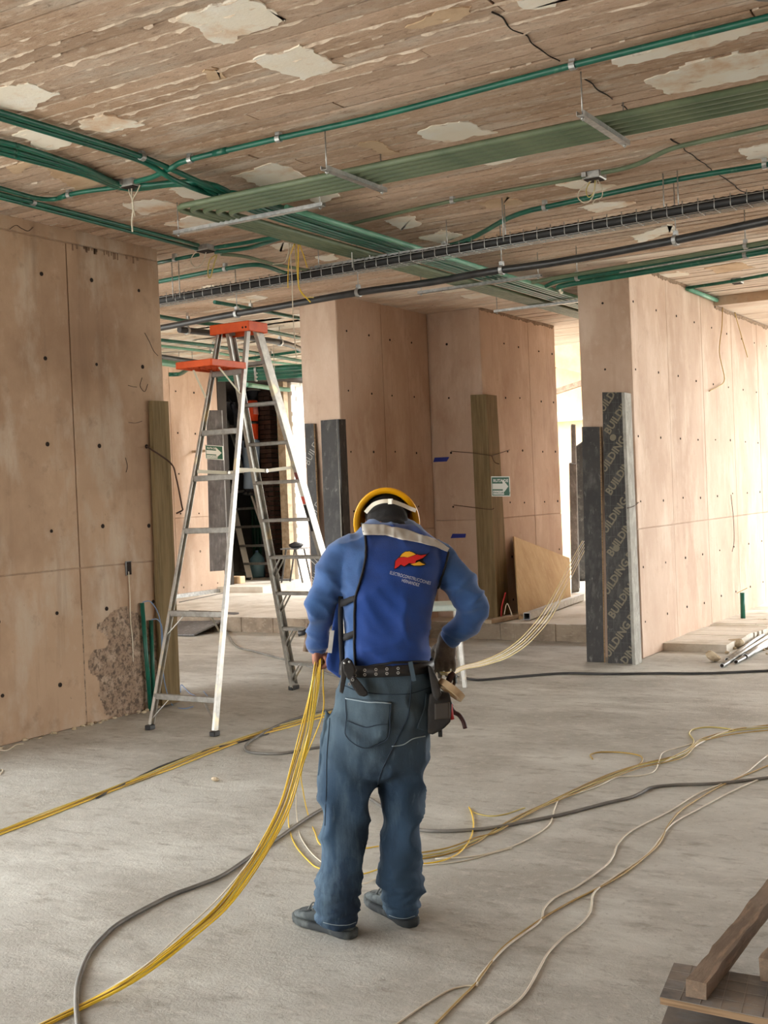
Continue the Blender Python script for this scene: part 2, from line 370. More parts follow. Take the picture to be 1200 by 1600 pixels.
def holes(w, plane, coord, others, zs, r, side=1, m=None):
    mb = MB()
    for o_ in others:
        for z in zs:
            c = Vector((coord, o_ + R.uniform(-.012, .012), z + R.uniform(-.012, .012))) if plane == 'x' else Vector((o_, coord, z + R.uniform(-.012, .012)))
            ax = (1, 0, 0) if plane == 'x' else (0, 1, 0)
            rr = r * R.uniform(.8, 1.2)
            mb.ring(c, ax, rr * .55, rr * 1.05, .005, 9); mb.ring(c - Vector(ax) * .0015 * side, ax, .0005, rr * .6, .002, 9)
    o = struct('tie_holes', mb, m or M_HOLE, w); o['kind'] = 'stuff'; return o

# left wall (its face looks towards +X)
WLX = -6.62
wl = wall('wall_left', -7.1, WLX - .012, 4.75, 7.5, -.05, CEIL, M_WALLL, 'brown concrete wall with form tie holes beside the stepladder')
panels_x(wl, WLX - .012, [4.75, 5.27, 6.49, 7.498], [0, 1.17, 3.585], M_WALLL)
struct('panel', MB().box((WLX - .018, 6.12, 3.645), (.03, 2.74, .105), bev=.004), M_WALLL, wl)
holes(wl, 'x', WLX + .003, [5.71, 6.23, 6.745, 7.26], HOLE_Z, .014)
# middle column pair
C2X, C2Y = -6.80, 10.38
c2 = wall('wall_column_middle', -7.26, C2X - .012, C2Y + .012, 12.5, -.05, CEIL, M_WALL, 'pink concrete wall end behind the yellow helmet')
panels_x(c2, C2X - .012, [C2Y, 11.25, 12.27], [0, 1.22, CEIL - .002], M_WALL)
panels_y(c2, C2Y + .012, [-7.262, C2X], [0, 1.22, CEIL - .002], M_WALL)
holes(c2, 'x', C2X + .003, [10.555, 10.99, 11.43, 11.9], HOLE_Z, .011)
C3X, C3Y = -6.12, 12.28
c3 = wall('wall_column_right', -7.2, C3X - .012, C3Y + .012, 14.4, 0, CEIL, M_WALL, 'pink concrete wall with evacuation sign on it')
panels_x(c3, C3X - .012, [C3Y, 13.58, 14.398], [SLAB, 1.30, CEIL - .002], M_WALL)
panels_y(c3, C3Y + .012, [-6.78, C3X], [SLAB, 1.30, CEIL - .002], M_WALL)
holes(c3, 'x', C3X + .003, [12.88, 13.28, 13.89, 14.28], HOLE_Z, .012)
holes(c3, 'y', C3Y - .003, [-6.55], HOLE_Z, .012)
# right wall
WRX = -3.84
WRY = 10.82
wr = wall('wall_right', -4.35, WRX - .012, WRY + .012, 18.5, -.05, CEIL, M_WALL, 'long bright pink concrete wall on the right')
panels_x(wr, WRX - .012, [WRY, 11.88, 13.06, 14.24, 15.42, 16.6, 18.49], [0, 1.21, CEIL - .002], M_WALL)
panels_y(wr, WRY + .012, [-4.35, WRX], [0, 1.21, CEIL - .002], M_WALL)
holes(wr, 'x', WRX + .003, [10.92, 11.56, 12.2, 12.8, 13.45, 14.05, 14.7, 15.3, 15.9], HOLE_Z, .011)
holes(wr, 'y', WRY - .003, [-4.1], HOLE_Z[4:], .010)
# far pink wall at the left, behind the ladder
WPX = -12.3
wp = wall('wall_far_left', -12.8, WPX - .012, 8.0, 15.2, 0, CEIL, M_WALL, 'pale pink wall seen behind the stepladder')
panels_x(wp, WPX - .012, [8.0, 10.4, 11.62, 12.84, 14.06, 15.198], [SLAB, 1.4, CEIL - .002], M_WALL)
holes(wp, 'x', WPX + .003, [13.0, 14.2, 14.62, 15.0], HOLE_Z[:6], .014)
S('baseboard_far_left', MB().box((WPX + .03, 12.2, SLAB + .03), (.05, 6.0, .06)), M_GALV, label='grey steel channel along the foot of the pale wall')
# dark service room with brick back wall, open towards us
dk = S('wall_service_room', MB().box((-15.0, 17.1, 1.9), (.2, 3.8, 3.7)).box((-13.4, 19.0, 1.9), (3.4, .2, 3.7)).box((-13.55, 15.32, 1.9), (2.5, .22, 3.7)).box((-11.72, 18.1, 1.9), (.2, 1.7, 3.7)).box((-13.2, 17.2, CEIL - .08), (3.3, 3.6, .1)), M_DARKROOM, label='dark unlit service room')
for k, (bx, by) in enumerate(((-12.65, 17.0),)):  # brick pier, brick by brick
    for r_ in range(40):
        z = SLAB + .09 + r_ * .083
        for q in range(1 + r_ % 2):
            w_ = .24 if r_ % 2 == 0 else .115
            cx = bx if r_ % 2 == 0 else bx - .0625 + q * .125
            struct('brick', MB().box((cx + R.uniform(-.004, .004), by + R.uniform(-.006, .006), z + .036), (w_, .2, .072), bev=.004), M_BRICK, dk)
post = S('trim_1', MB().box((-11.86, 16.35, 1.95), (.15, .12, 3.4)), M_WOODL, label='tan post between the dark room and the white brick wall')
wb = S('wall_white_brick', MB().box((-11.86, 18.7, 1.9), (.16, 4.4, 3.6)), M_WHITE, label='bright white brick wall beyond the ladder')
for r_ in range(41):                              # its courses, each brick proud of the joints
    z = SLAB + .1 + r_ * .085
    for q in range(6):
        y = 16.5 + q * .26 + (r_ % 2) * .13
        if R.random() < .05: continue
        struct('brick', MB().box((-11.775 + R.uniform(-.008, .006), y + .12, z + .037), (.03, .245, .07), bev=.006), M_WHITE, wb)

# ceiling: poured slab with board marks; every board mark is a piece of its own with its fins
ce = S('ceiling', MB().box((-.05, .5, CEIL + .2), (14.1, 8.5, .38)).box((-4.5, 9.15, CEIL + .2), (23, 8.9, .38)).box((-10.2, 15.0, CEIL + .2), (11.6, 2.9, .38)), M_CEILB, label='board-marked concrete ceiling slab')
y = 1.0; row = 0; cuts = []
fin = MB()
while y < 13.58:
    w_ = R.uniform(.105, .140); x = -9.5 - R.uniform(0, 2.5) if y > 5 else -7.6
    x_end = 1.6 - max(0, (y - 6)) * .35
    if y > 11: x = -14.2
    while x < x_end:
        L = R.uniform(4.6, 7.2) if y < 9 else R.uniform(5.5, 9)
        t = R.uniform(.006, .013)
        ang = R.uniform(-.006, .006)
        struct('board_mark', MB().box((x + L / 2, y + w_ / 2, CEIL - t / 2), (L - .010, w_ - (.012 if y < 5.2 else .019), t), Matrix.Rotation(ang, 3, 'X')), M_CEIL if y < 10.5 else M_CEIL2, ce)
        x += L
    # torn cement fin along the joint
    step = .028 if y < 7 else .06
    x = -9.0; x1 = x_end; ph = R.uniform(0, 50); pv = None; live = False
    amp = R.uniform(.7, 1.3) if y < 5.2 else R.uniform(0, .5)
    while x < x1:
        a = noise.noise(Vector((x * .9 + ph, y, 0))) + .42
        h = (max(0, a) * .007 + max(0, noise.noise(Vector((x * 14, y * 7, 3))) + .1) * .020) * amp if a > 0 else 0
        dx = noise.noise(Vector((x * 12, y, 9))) * .006
        if h > .002:
            ring = [Vector((x, y - .0045 + dx, CEIL - .004)), Vector((x, y + dx, CEIL - .008 - h)), Vector((x, y + .0045 + dx, CEIL - .004))]
            if live:
                fin.add(pv + ring, [(0, 3, 4, 1), (1, 4, 5, 2)])
            pv = ring; live = True
        else: live = False
        x += step
    y += w_; row += 1
fo = struct('cement_fins', fin, M_FIN, ce); fo['kind'] = 'stuff'
# far left bay, in the lit copy of the soffit colour
y = 13.6
while y < 16.4:
    w_ = R.uniform(.13, .2)
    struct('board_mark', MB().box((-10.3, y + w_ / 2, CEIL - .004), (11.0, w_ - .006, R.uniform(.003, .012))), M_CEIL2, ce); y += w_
for k in range(80):                               # long pale strips in the far left bay, many added to mimic bounced light
    x0_ = R.uniform(-13.5, -7.6); y0_ = R.uniform(10.6, 16.1); L = R.uniform(.5, 2.2); W_ = R.uniform(.08, .2); ring = []
    zz = CEIL - .0165 - .0004 * (k % 5)
    for q in range(24):
        a = q / 24 * 2 * math.pi; ca, sa = math.cos(a), math.sin(a)
        ring.append(Vector((x0_ + math.copysign(abs(ca) ** .5, ca) * L / 2 + noise.noise(Vector((q, k, 0))) * .08, y0_ + math.copysign(abs(sa) ** .5, sa) * W_ / 2 + noise.noise(Vector((q * 1.7, k, 5))) * .03, zz)))
    struct('foam_patch', MB().prism(ring, (0, 0, .02)), M_FOAM, ce)
low = S('ceiling_lower', MB().box((1.0, 15.25, CEIL + .1), (9.8, 3.3, .4)), M_CEIL2, label='lower pale soffit beyond the brown drop at the right')
S('drop_face', MB().box((1.0, 13.59, CEIL - .045), (9.8, .03, .13)), M_WALLL, low)  # browner concrete stands in for the weaker light on this face

# exposed void formers: ragged pale patches in the soffit (pixel outlines laid on the ceiling plane)
PATCH = [
 [(268, 32), (320, 8), (380, -5), (455, 35), (350, 70)], [(393, 93), (470, 70), (540, 103), (475, 126), (440, 115)],
 [(-40, 150), (45, 128), (100, 150), (40, 170), (-30, 168)], [(118, 190), (165, 178), (225, 195), (170, 207), (135, 203)],
 [(18, 212), (60, 204), (118, 222), (75, 235)], [(355, 275), (430, 255), (482, 278), (415, 293)],
 [(655, 207), (720, 190), (778, 208), (700, 222), (668, 218)], [(1012, 128), (1060, 105), (1230, 70), (1230, 112), (1040, 150)],
 [(958, 97), (1070, 63), (1230, 25), (1230, 38), (1060, 85), (965, 105)], [(740, 258), (800, 240), (838, 238), (770, 260)],
 [(1062, 185), (1230, 148), (1230, 158), (1075, 190)], [(1157, 235), (1230, 220), (1230, 244), (1170, 250)],
 [(868, 290), (905, 283), (962, 290), (925, 301)], [(900, 325), (940, 314), (994, 318), (930, 333)],
 [(600, 345), (640, 337), (660, 350), (625, 361)], [(655, 372), (690, 359), (720, 368), (690, 381)],
 [(985, 370), (1050, 351), (1055, 362), (1000, 379)], [(945, 350), (1000, 335), (1012, 342), (960, 351)],
 [(195, 320), (240, 311), (277, 322), (225, 336)], [(258, 352), (310, 334), (347, 340), (350, 350), (298, 360)],
 [(262, 297), (290, 287), (342, 305), (310, 313)], [(485, 312), (528, 299), (535, 308), (500, 319)],
 [(812, 5), (850, -6), (905, -4), (868, 12), (838, 15)], [(689, 452), (717, 448), (735, 452), (698, 458)],
 [(722, 463), (760, 456), (772, 462), (735, 468)], [(298, 457), (331, 447), (368, 455), (320, 462)],
 [(355, 469), (400, 462), (418, 465), (390, 473)], [(418, 384), (443, 378), (463, 383), (437, 394)],
 [(495, 403), (520, 398), (530, 404), (510, 408)], [(1075, 408), (1128, 398), (1140, 404), (1085, 414)],
 [(1010, 432), (1060, 424), (1075, 430), (1020, 437)], [(262, 530), (330, 519), (345, 526), (280, 536)], [(385, 532), (450, 520), (468, 526), (400, 538)],
 [(270, 553), (330, 545), (345, 549), (285, 557)], [(405, 556), (455, 549), (468, 552), (420, 560)], [(425, 575), (470, 568), (474, 572), (430, 579)], [(440, 505), (470, 500), (474, 508), (446, 512)],
]
PATCH_T = [[(565, 225), (590, 221), (622, 240), (600, 244)], [(635, 45), (700, 20), (742, 10), (737, 22), (660, 44)], [(70, 262), (110, 252), (135, 266), (95, 278)],
 [(100, 282), (140, 272), (165, 284), (125, 296)], [(10, 262), (45, 250), (60, 258), (25, 272)], [(580, 268), (640, 252), (665, 262), (610, 276)], [(740, 318), (800, 306), (815, 318), (760, 326)],
 [(1100, 420), (1150, 410), (1180, 418), (1120, 428)], [(320, 110), (345, 105), (352, 122), (335, 126)]]
def patch(poly, m, z=CEIL - .0165):
    P = [at_z(px, py, z) for px, py in poly]; ring = []
    for i, a in enumerate(P):
        b = P[(i + 1) % len(P)]; k = max(2, int((b - a).length / .022)); nrm = (b - a).cross(UP).normalized()
        for j in range(k):
            p = a.lerp(b, j / k); q = p * 5.0
            p = p + nrm * (noise.noise(q) * .05 + noise.noise(q * 4) * .026 + noise.noise(q * 13) * .012) ; p.z = z; ring.append(p)
    struct('foam_patch', MB().prism(ring, (0, 0, .02)), m, ce)
for p_ in PATCH: patch(p_, M_FOAM)
for p_ in PATCH_T: patch(p_, M_FOAM2, CEIL - .016)

# unseen walls added and sized to block light from the side and behind
S('wall_side_blocker', MB().box((4.6, 2.6, 1.8), (.3, 13.2, 3.8)), M_WALL, label='unseen concrete side wall added to block light')
S('wall_back_blocker', MB().box((.85, -3.9, 1.8), (7.7, .3, 3.8)), M_WALL, label='unseen concrete wall added behind the camera to block light')

# neighbouring building glimpsed through the gap
nb = thing('neighbouring_building', 'cream building with orange formwork seen through the gap beside the dark boards', 'building', (-9.5, 27, -.45))
obj('lower_wall', MB().box((-9.5, 27.3, 1.4), (14, .5, 3.7)), M_CREAM, nb)
obj('ledge', MB().box((-9.5, 27.05, 3.32), (14, .7, .22)), M_WHITE, nb)
obj('upper_wall', MB().box((-9.5, 27.6, 5.2), (14, .3, 3.6)), M_CREAM, nb)
obj('formwork_panel', MB().box((-10.4, 26.3, 5.3), (5.0, .08, 2.1), Matrix.Rotation(.3, 3, 'Y')), M_FORM, nb)
obj('formwork_brace', MB().bar((-13, 26.5, 3.5), (-9.4, 26.4, 4.3), .12, .12).bar((-13, 26.5, 4.1), (-10.4, 26.4, 4.7), .12, .12), M_WOOD, nb)
# low kerb along the foot of the right wall
kb = MB(); k_ = 60
for i in range(k_):
    y0 = 11.4 + i * .1
    w_ = .62 + noise.noise(Vector((y0 * 1.7, 0, 0))) * .07; h = .075 + noise.noise(Vector((y0 * 3, 5, 0))) * .012
    kb.box((WRX + w_ / 2, y0 + .05, h / 2), (w_, .104, h))
S('trim_2', kb, M_SLAB, label='broken pale mortar kerb along the foot of the right wall')

# ragged dark mortar left along the top of the right walls, and a construction joint in the soffit
M_MORT = mat('dark_mortar', rgb(112, 92, 74), .95, col2=rgb(150, 128, 106), scale=12)
for w_, x, ya, yb, zt in ((wr, WRX, 10.9, 13.55, CEIL), (c3, C3X, C3Y, 14.35, CEIL), (wr, WRX, 13.6, 16.4, CEIL - .1)):
    mb = MB(); n_ = int((yb - ya) / .03); V = []
    for i in range(n_ + 1):
        y = ya + i * .03; h = .03 + .05 * abs(noise.noise(Vector((y * 3, x, 0)))) + .04 * abs(noise.noise(Vector((y * 17, x, 2))))
        V += [Vector((x - .004, y, zt - .004)), Vector((x + .02 + .012 * noise.noise(Vector((y * 20, 1, x))), y, zt - .012)), Vector((x + .012, y, zt - h * .7)), Vector((x - .004, y, zt - h))]
    mb.add(V, [(i * 4 + k, i * 4 + k + 1, i * 4 + k + 5, i * 4 + k + 4) for i in range(n_) for k in range(3)])
    o = struct('mortar_line', mb, M_MORT, w_); o['kind'] = 'stuff'
jp = [(772, 18), (800, 42), (825, 60), (850, 80), (880, 102), (905, 116), (930, 137), (975, 168), (1020, 200), (1060, 225), (1105, 260), (1165, 302)]
mb = MB(); pts = smooth_path([at_z(x, y, CEIL - .013) for x, y in jp], 10)
seg = []
for i, q in enumerate(pts):
    live = noise.noise(q * 2.2) > -.18
    if live: seg.append(q + Vector((noise.noise(q * 8) * .02, 0, 0)))
    if (not live or i == len(pts) - 1):
        if len(seg) > 3: mb.tube(seg, [.003 + .004 * abs(noise.noise(k * 5)) for k in seg], 5)
        seg = []
o = struct('construction_joint', mb, M_HOLE, ce); o['kind'] = 'stuff'
# hairline cracks and the drip edge near the top of the left wall
for pts in ([(226, 520), (233, 533), (240, 548), (247, 556)], [(222, 590), (219, 603), (226, 612), (231, 600)], [(200, 602), (207, 604), (214, 605)], [(15, 358), (25, 352), (34, 357), (44, 361), (52, 355)], [(196, 715), (199, 728), (197, 738)], [(201, 660), (212, 661), (222, 658)]):
    struct('crack', MB().tube(smooth_path([at_x(x, y, WLX + .0035) for x, y in pts], 5), .0022, 4), M_HOLE, wl)
dm = MB()
for k in range(26):
    y_ = R.uniform(6.55, 7.3); l_ = R.uniform(.008, .055); dm.box((WLX + .003, y_, 3.585 - l_ / 2), (.004, R.uniform(.006, .02), l_))
o = struct('drip_marks', dm, mat('dark_drips', rgb(132, 108, 88), .9), wl); o['kind'] = 'stuff'

# ------------------------------------------------------------------ conduits, trays and hangers under the ceiling
def frame_xy(p):
    c = RM.transposed() @ (Vector(p) - ORG); return CX + F_PX * c.x / -c.z, CY - F_PX * c.y / -c.z
def run_on(pts, L=3.2):
    """a run that leaves the picture goes on to the next wall instead of stopping at the frame."""
    P = [Vector(p) for p in pts]
    for rev in (False, True):
        if rev: P.reverse()
        a, b = P[0], P[1]; x, y = frame_xy(a)
        if x < -20 or x > 1220:
            d = (a - b); d.z = 0; d.normalize(); e = a + d * L
            if e.x > 4.4: e = a + d * ((4.4 - a.x) / d.x)
            if e.y < -3.6: e = a + d * ((-3.6 - a.y) / d.y)
            P.insert(0, e)
        if rev: P.reverse()
    return P
def pipe(name, label, cat, pts, r, m, clamps=(), rods=(), n=10, couplings=(), group=None, clamp_m=None, sub=6):
    pts = run_on(pts)
    P = smooth_path(pts, sub) if len(pts) > 2 else [Vector(p) for p in pts]
    o = obj(name, MB().tube(P, r, n), m, base=P[0]); tag(o, label, cat, group)
    def near(p):
        p = Vector(p); i = min(range(len(P)), key=lambda k: (P[k] - p).length)
        if len(P) == 2:
            d = (P[1] - P[0]); t = max(0, min(1, (p - P[0]).dot(d) / d.length_squared)); return P[0] + d * t, d.normalized()
        t = (P[min(i + 1, len(P) - 1)] - P[max(i - 1, 0)]).normalized(); 
        j = max(0, min(len(P) - 2, i)); a = P[j]; return a + t * max(-.2, min(.2, (p - a).dot(t))), t
    for c in clamps:
        q, t = near(c)
        mb = MB().ring(q, t, r * 1.02, r * 1.25 + .003, .03, 12)
        mb.box(q + UP * (r * 1.25 + .012), (.03, .03, .03)).tube([q + UP * r, Vector((q.x, q.y, CEIL - .004))], .004, 6)
        obj('pipe_clamp', mb, clamp_m or M_GALV, o)
    for c in couplings:
        q, t = near(c); obj('coupling', MB().tube([q - t * .05, q + t * .05], r * 1.18, n), m, o)
    return o
ZC = 3.66
g = M_GREEN
pipe('conduit', 'long straight green conduit nearest the camera, clipped diagonally across the ceiling', 'conduit',
     [at_z(1290, 4, ZC), at_z(1200, 27, ZC), at_z(895, 102, ZC), at_z(600, 179, ZC), at_z(436, 216, ZC), at_z(298, 249, ZC), at_z(268, 262, ZC - .03), at_z(240, 276, ZC - .04), at_z(212, 284, ZC - .03)], .0165, g,
     clamps=[at_z(895, 102, ZC), at_z(435, 216, ZC), at_z(297, 249, ZC)], couplings=[at_z(345, 238, ZC)])
pipe('conduit', 'wavy green conduit running left from the ceiling box with hanging white cords', 'conduit',
     [at_z(200, 288, ZC), at_z(180, 293, ZC), at_z(135, 299, ZC), at_z(105, 305, ZC), at_z(85, 311, ZC), at_z(55, 309, ZC), at_z(0, 294, ZC), at_z(-80, 272, ZC)], .015, g,
     clamps=[at_z(107, 304, ZC)], couplings=[at_z(100, 307, ZC)])
pipe('conduit', 'pair of thin green conduits along the top of the brown left wall, upper one', 'conduit',
     [at_z(-60, 287, ZC), at_z(310, 383, ZC)], .014, g, clamps=[at_z(52, 316, ZC)])
pipe('conduit', 'pair of thin green conduits along the top of the brown left wall, lower one', 'conduit',
     [at_z(-60, 293, ZC - .012), at_z(308, 389, ZC - .012)], .014, g)
pipe('conduit', 'dark green conduit above the left wall, upper left, joined to a bracket beside its twin', 'conduit',
     [at_z(-60, 157, ZC), at_z(110, 209, ZC), at_z(222, 245, ZC), at_z(300, 279, ZC - .06), at_z(350, 300, 3.57), Vector((-4.70, 6.2, 3.56)), Vector((-4.67, 7.2, 3.535)), Vector((-4.665, 9.5, 3.53)), Vector((-4.665, 13, 3.53)), Vector((-4.665, 16.2, 3.53))], .017, g,
     clamps=[at_z(222, 245, ZC)])
pipe('conduit', 'dark green conduit at upper left that dips away from its twin past the bracket', 'conduit',
     [at_z(-60, 166, ZC), at_z(110, 217, ZC), at_z(222, 252, ZC), at_z(270, 280, ZC - .08), at_z(330, 303, 3.57), Vector((-4.74, 6.2, 3.56)), Vector((-4.71, 7.2, 3.535)), Vector((-4.71, 9.5, 3.53)), Vector((-4.71, 13, 3.53)), Vector((-4.71, 16.2, 3.53))], .017, g)
for k, (yy, lab) in enumerate(((0, 'upper of the three stacked green conduits at the left edge'), (9, 'middle of the three stacked green conduits at the left edge'), (17, 'lowest of the three stacked green conduits at the left edge'))):
    x = (-4.775, -4.82, -4.865)[k]
    pipe('conduit', lab, 'conduit', [at_z(-60, 206 + yy, ZC), at_z(30, 229 + yy, ZC), at_z(130, 262 + yy * .6, ZC), at_z(200, 290 + yy * .3, ZC), Vector((x - .02, 5.9, 3.60)), Vector((x, 6.6, 3.535)), Vector((x, 9, 3.53)), Vector((x, 13, 3.53)), Vector((x, 16.2, 3.53))], .017, g)
pipe('conduit', 'pale green conduit on the upper side of the crossing bundle', 'conduit', [Vector((-4.615, 6.5, 3.53)), Vector((-4.615, 10, 3.53)), Vector((-4.615, 16.2, 3.53))], .02, M_PALEGREEN)
for k in range(5):                                # the dusty olive five that turn the corner
    y = at_z(1200, 132 + k * 7.6, 3.51).y; x = -5.12 + k * .044; rr = .10
    y = 6.0 + k * .046 if False else y
    cx, cy = x + rr, y + rr
    arc = [Vector((cx - rr * math.sin(a), cy - rr * math.cos(a), 3.51)) for a in [i * math.pi / 12 for i in range(7)]]
    P = [Vector((1.2, y, 3.51))] + [Vector((cx + .9, y, 3.51))] + arc + [Vector((x, cy + .3, 3.51)), Vector((x, 9, 3.515)), Vector((x, 12.0, 3.52)), Vector((x, 16.2, 3.52))]
    o = obj('conduit', MB().tube(P, .0195, 10), M_OLIVE, base=P[0])
    tag(o, ('%s of five dusty olive conduits that turn the corner together' % ('nearest', 'second', 'middle', 'fourth', 'farthest')[k]), 'conduit')
def strut(a, b, label, rods=True):
    a = Vector(a); b = Vector(b); d = (b - a).normalized(); s_ = d.cross(UP)
    t = thing('strut_channel', label, 'strut', a)
    mb = MB().bar(a, b, .041, .003); mb.bar(a + s_ * .019 + UP * .012, b + s_ * .019 + UP * .012, .003, .024).bar(a - s_ * .019 + UP * .012, b - s_ * .019 + UP * .012, .003, .024)
    L = (b - a).length
    obj('channel', mb, M_GALV, t)
    if rods:
        for q in (a + d * .03, b - d * .03):
            obj('threaded_rod', MB().tube([q - UP * .02, Vector((q.x, q.y, CEIL - .004))], .004, 6), M_GALV, t)
            obj('nut', MB().tube([q - UP * .014, q - UP * .004], .01, 6), M_GALV, t)
strut((-3.78, 5.70, 3.465), (-3.78, 6.36, 3.465), 'short steel channel under the olive conduits, left one with dark open end')
strut((-2.24, 5.70, 3.465), (-2.24, 6.36, 3.465), 'short steel channel under the olive conduits, upper right of the picture')
for y, lab in ((6.44, 'long steel channel beneath the corner of the conduit bundle'), (8.15, 'steel channel under the green bundle above the cable tray'), (9.83, 'steel channel under the green bundle beyond the black pipe'), (11.43, 'farthest steel channel under the green bundle, near the right wall end')):
    strut((-5.52, y, 3.475), (-4.28, y, 3.475), lab)
def box_(px, py, label, z=CEIL - .03, s_=.12):
    c = at_z(px, py, z); t = thing('junction_box', label, 'junction box', c)
    obj('box_body', MB().box(c, (s_, s_, .05), bev=.006), M_GALV, t)
    obj('cover_lug', MB().box(c + Vector((s_ * .3, s_ * .55, 0)), (.03, .03, .03)).box(c + Vector((-s_ * .3, -s_ * .55, 0)), (.03, .03, .03)), M_GALV, t)
    obj('open_mouth', MB().box(c - UP * .027, (s_ * .8, s_ * .8, .006)), M_HOLE, t)
    return c
b1 = box_(206, 287, 'steel ceiling box with white twisted cords hanging from it')
b2 = box_(322, 388, 'steel ceiling box beside the left wall with looped wires', s_=.14)
b3 = box_(928, 275, 'steel ceiling box on the thin olive conduit with looped wires', s_=.13)
b4 = box_(1152, 439, 'small steel ceiling box near the right wall top', s_=.11)
b5 = box_(424, 555, 'small steel ceiling box far behind the stepladder', s_=.13)
z = ZC - .02
pipe('conduit', 'short green conduit from the left-wall box to the bundle, upper one', 'conduit', [at_z(336, 387, z), at_z(380, 380, z), at_z(432, 371, z), at_z(460, 371, z)], .016, g)
pipe('conduit', 'short green conduit from the left-wall box to the bundle, lower one', 'conduit', [at_z(336, 394, z), at_z(385, 388, z), at_z(420, 378, z), at_z(440, 372, z)], .016, g)
pipe('conduit', 'short green conduit between left wall end and the ceiling box', 'conduit', [at_z(225, 415, z), at_z(310, 398, z)], .015, g, clamps=[at_z(271, 405, z)])
pipe('conduit', 'thin olive conduit leaving the left-wall box behind the bundle', 'conduit', [at_z(345, 397, z), at_z(384, 401, z), at_z(430, 413, z), at_z(490, 424, z)], .014, M_OLIVE)
pipe('conduit', 'green conduit that bends up and down just above the cable tray', 'conduit',
     [at_z(1290, 240, z), at_z(1200, 257, z), at_z(1050, 282, z), at_z(860, 322, z), at_z(825, 330, z), at_z(790, 343, z), at_z(735, 373, z), at_z(690, 387, z), at_z(640, 399, z), at_z(560, 413, z), at_z(480, 427, z), at_z(452, 428, z), at_z(415, 416, z), at_z(392, 414, z), at_z(352, 420, z), at_z(248, 440, z), at_z(180, 453, z)], .019, g,
     clamps=[at_z(1195, 258, z), at_z(852, 324, z), at_z(693, 386, z), at_z(488, 426, z), at_z(352, 420, z)])
pipe('conduit', 'thin dusty olive conduit left of the box with looped wires', 'conduit', [at_z(916, 276, ZC), at_z(707, 314, ZC), at_z(530, 354, ZC)], .013, M_OLIVE, clamps=[at_z(707, 314, ZC)])
pipe('conduit', 'thin dusty olive conduit right of the box, rising in an S', 'conduit', [at_z(940, 270, ZC), at_z(975, 263, ZC), at_z(1005, 253, ZC), at_z(1045, 234, ZC), at_z(1090, 222, ZC), at_z(1200, 198, ZC), at_z(1290, 178, ZC)], .015, M_OLIVE)
# basket tray with a black corrugated conduit lying in it
ZT = 3.36
ta, tb = at_z(1500, 265, ZT), at_z(236, 480, ZT); ty = (ta.y + tb.y) / 2
tray = thing('wire_basket_tray', 'galvanised wire basket tray carrying a black corrugated conduit across the room', 'cable tray', (tb.x, tb.y, ZT))
def tp(x): 
    t = (x - tb.x) / (ta.x - tb.x); return tb.y + (ta.y - tb.y) * t
L_ = ta.x - tb.x
for k, (dy, dz) in enumerate(((-.06, .0), (-.02, 0), (.02, 0), (.06, 0), (-.075, .055), (.075, .055))):
    obj('long_wire', MB().tube([tb + Vector((0, dy, dz)), ta + Vector((0, dy, dz))], .0026, 5), M_GALV, tray)
proto = None
for i in range(int(L_ / .105)):
    x = tb.x + .05 + i * .105; y = tp(x)
    if proto is None:
        proto = obj('cross_wire', MB().tube([(x, y - .075, ZT + .085), (x, y - .075, ZT + .01), (x, y - .068, ZT), (x, y + .068, ZT), (x, y + .075, ZT + .01), (x, y + .075, ZT + .085)], .003, 5), M_GALV, tray); px0, py0 = x, y
    else:
        o = proto.copy(); COL.objects.link(o); o.parent = tray; o.location = (x - px0, y - py0, 0)
for x in (-2.55, -2.45, -3.75, -3.68, -5.0, -4.95, -6.9, -6.82):
    obj('threaded_rod', MB().tube([(x, tp(x) + (.09 if round(x * 100) % 2 else -.09), ZT + .02), (x, tp(x) + (.09 if round(x * 100) % 2 else -.09), CEIL - .004)], .0045, 6), M_GALV, tray)
cb = MB(); P = [Vector((tb.x + L_ * i / 240, tp(tb.x + L_ * i / 240) + .01 * noise.noise(Vector((i * .05, 0, 0))), ZT + .044)) for i in range(241)]
cb.tube(P, [.041 if i % 2 else .036 for i in range(241)], 12)
tag(obj('corrugated_conduit', cb, mat('matt_black_conduit', rgb(18, 18, 19), .6), base=P[0]), 'black corrugated conduit lying in the wire basket tray', 'conduit')
ZB = 3.30
PBp = [at_z(1290, 328, ZB), at_z(1200, 345, ZB), at_z(1056, 375, ZB), at_z(880, 408, ZB), at_z(762, 425, ZB), at_z(673, 441, ZB), at_z(560, 457, ZB), at_z(430, 480, ZB), at_z(347, 494, ZB), at_z(253, 512, ZB), at_z(170, 526, ZB)]
pb = pipe('black_pipe', 'long sagging black pipe just below the cable tray', 'pipe', PBp, .029, M_BLACKM, clamps=[at_z(1056, 375, ZB), at_z(785, 422, ZB), at_z(560, 457, ZB), at_z(371, 490, ZB)], n=14)
for k, (d0, m_, rr, lab) in enumerate(((0, M_OLIVE, .018, 'uppermost and olive'), (6, g, .02, 'middle, dark green'), (14, g, .026, 'lowest and thickest, green'))):
    z = 3.42
    pipe('conduit', 'conduit passing over the right wall end, %s of three' % lab, 'conduit', [at_z(1290, 360 + d0 * 1.1, z), at_z(1165, 384 + d0, z), at_z(970, 417 + d0, z), at_z(880, 432 + d0, z), at_z(832 + k * 22, 441 + d0, z)], rr, m_, clamps=[at_z(1165, 384 + d0, z)] if k != 1 else [at_z(902, 428 + d0, z)])
pipe('galvanised_tube', 'thin bright tube lying along the thick green conduit over the right wall end', 'pipe', [at_z(968, 426, 3.40), at_z(1290, 369, 3.40)], .006, M_GALV)
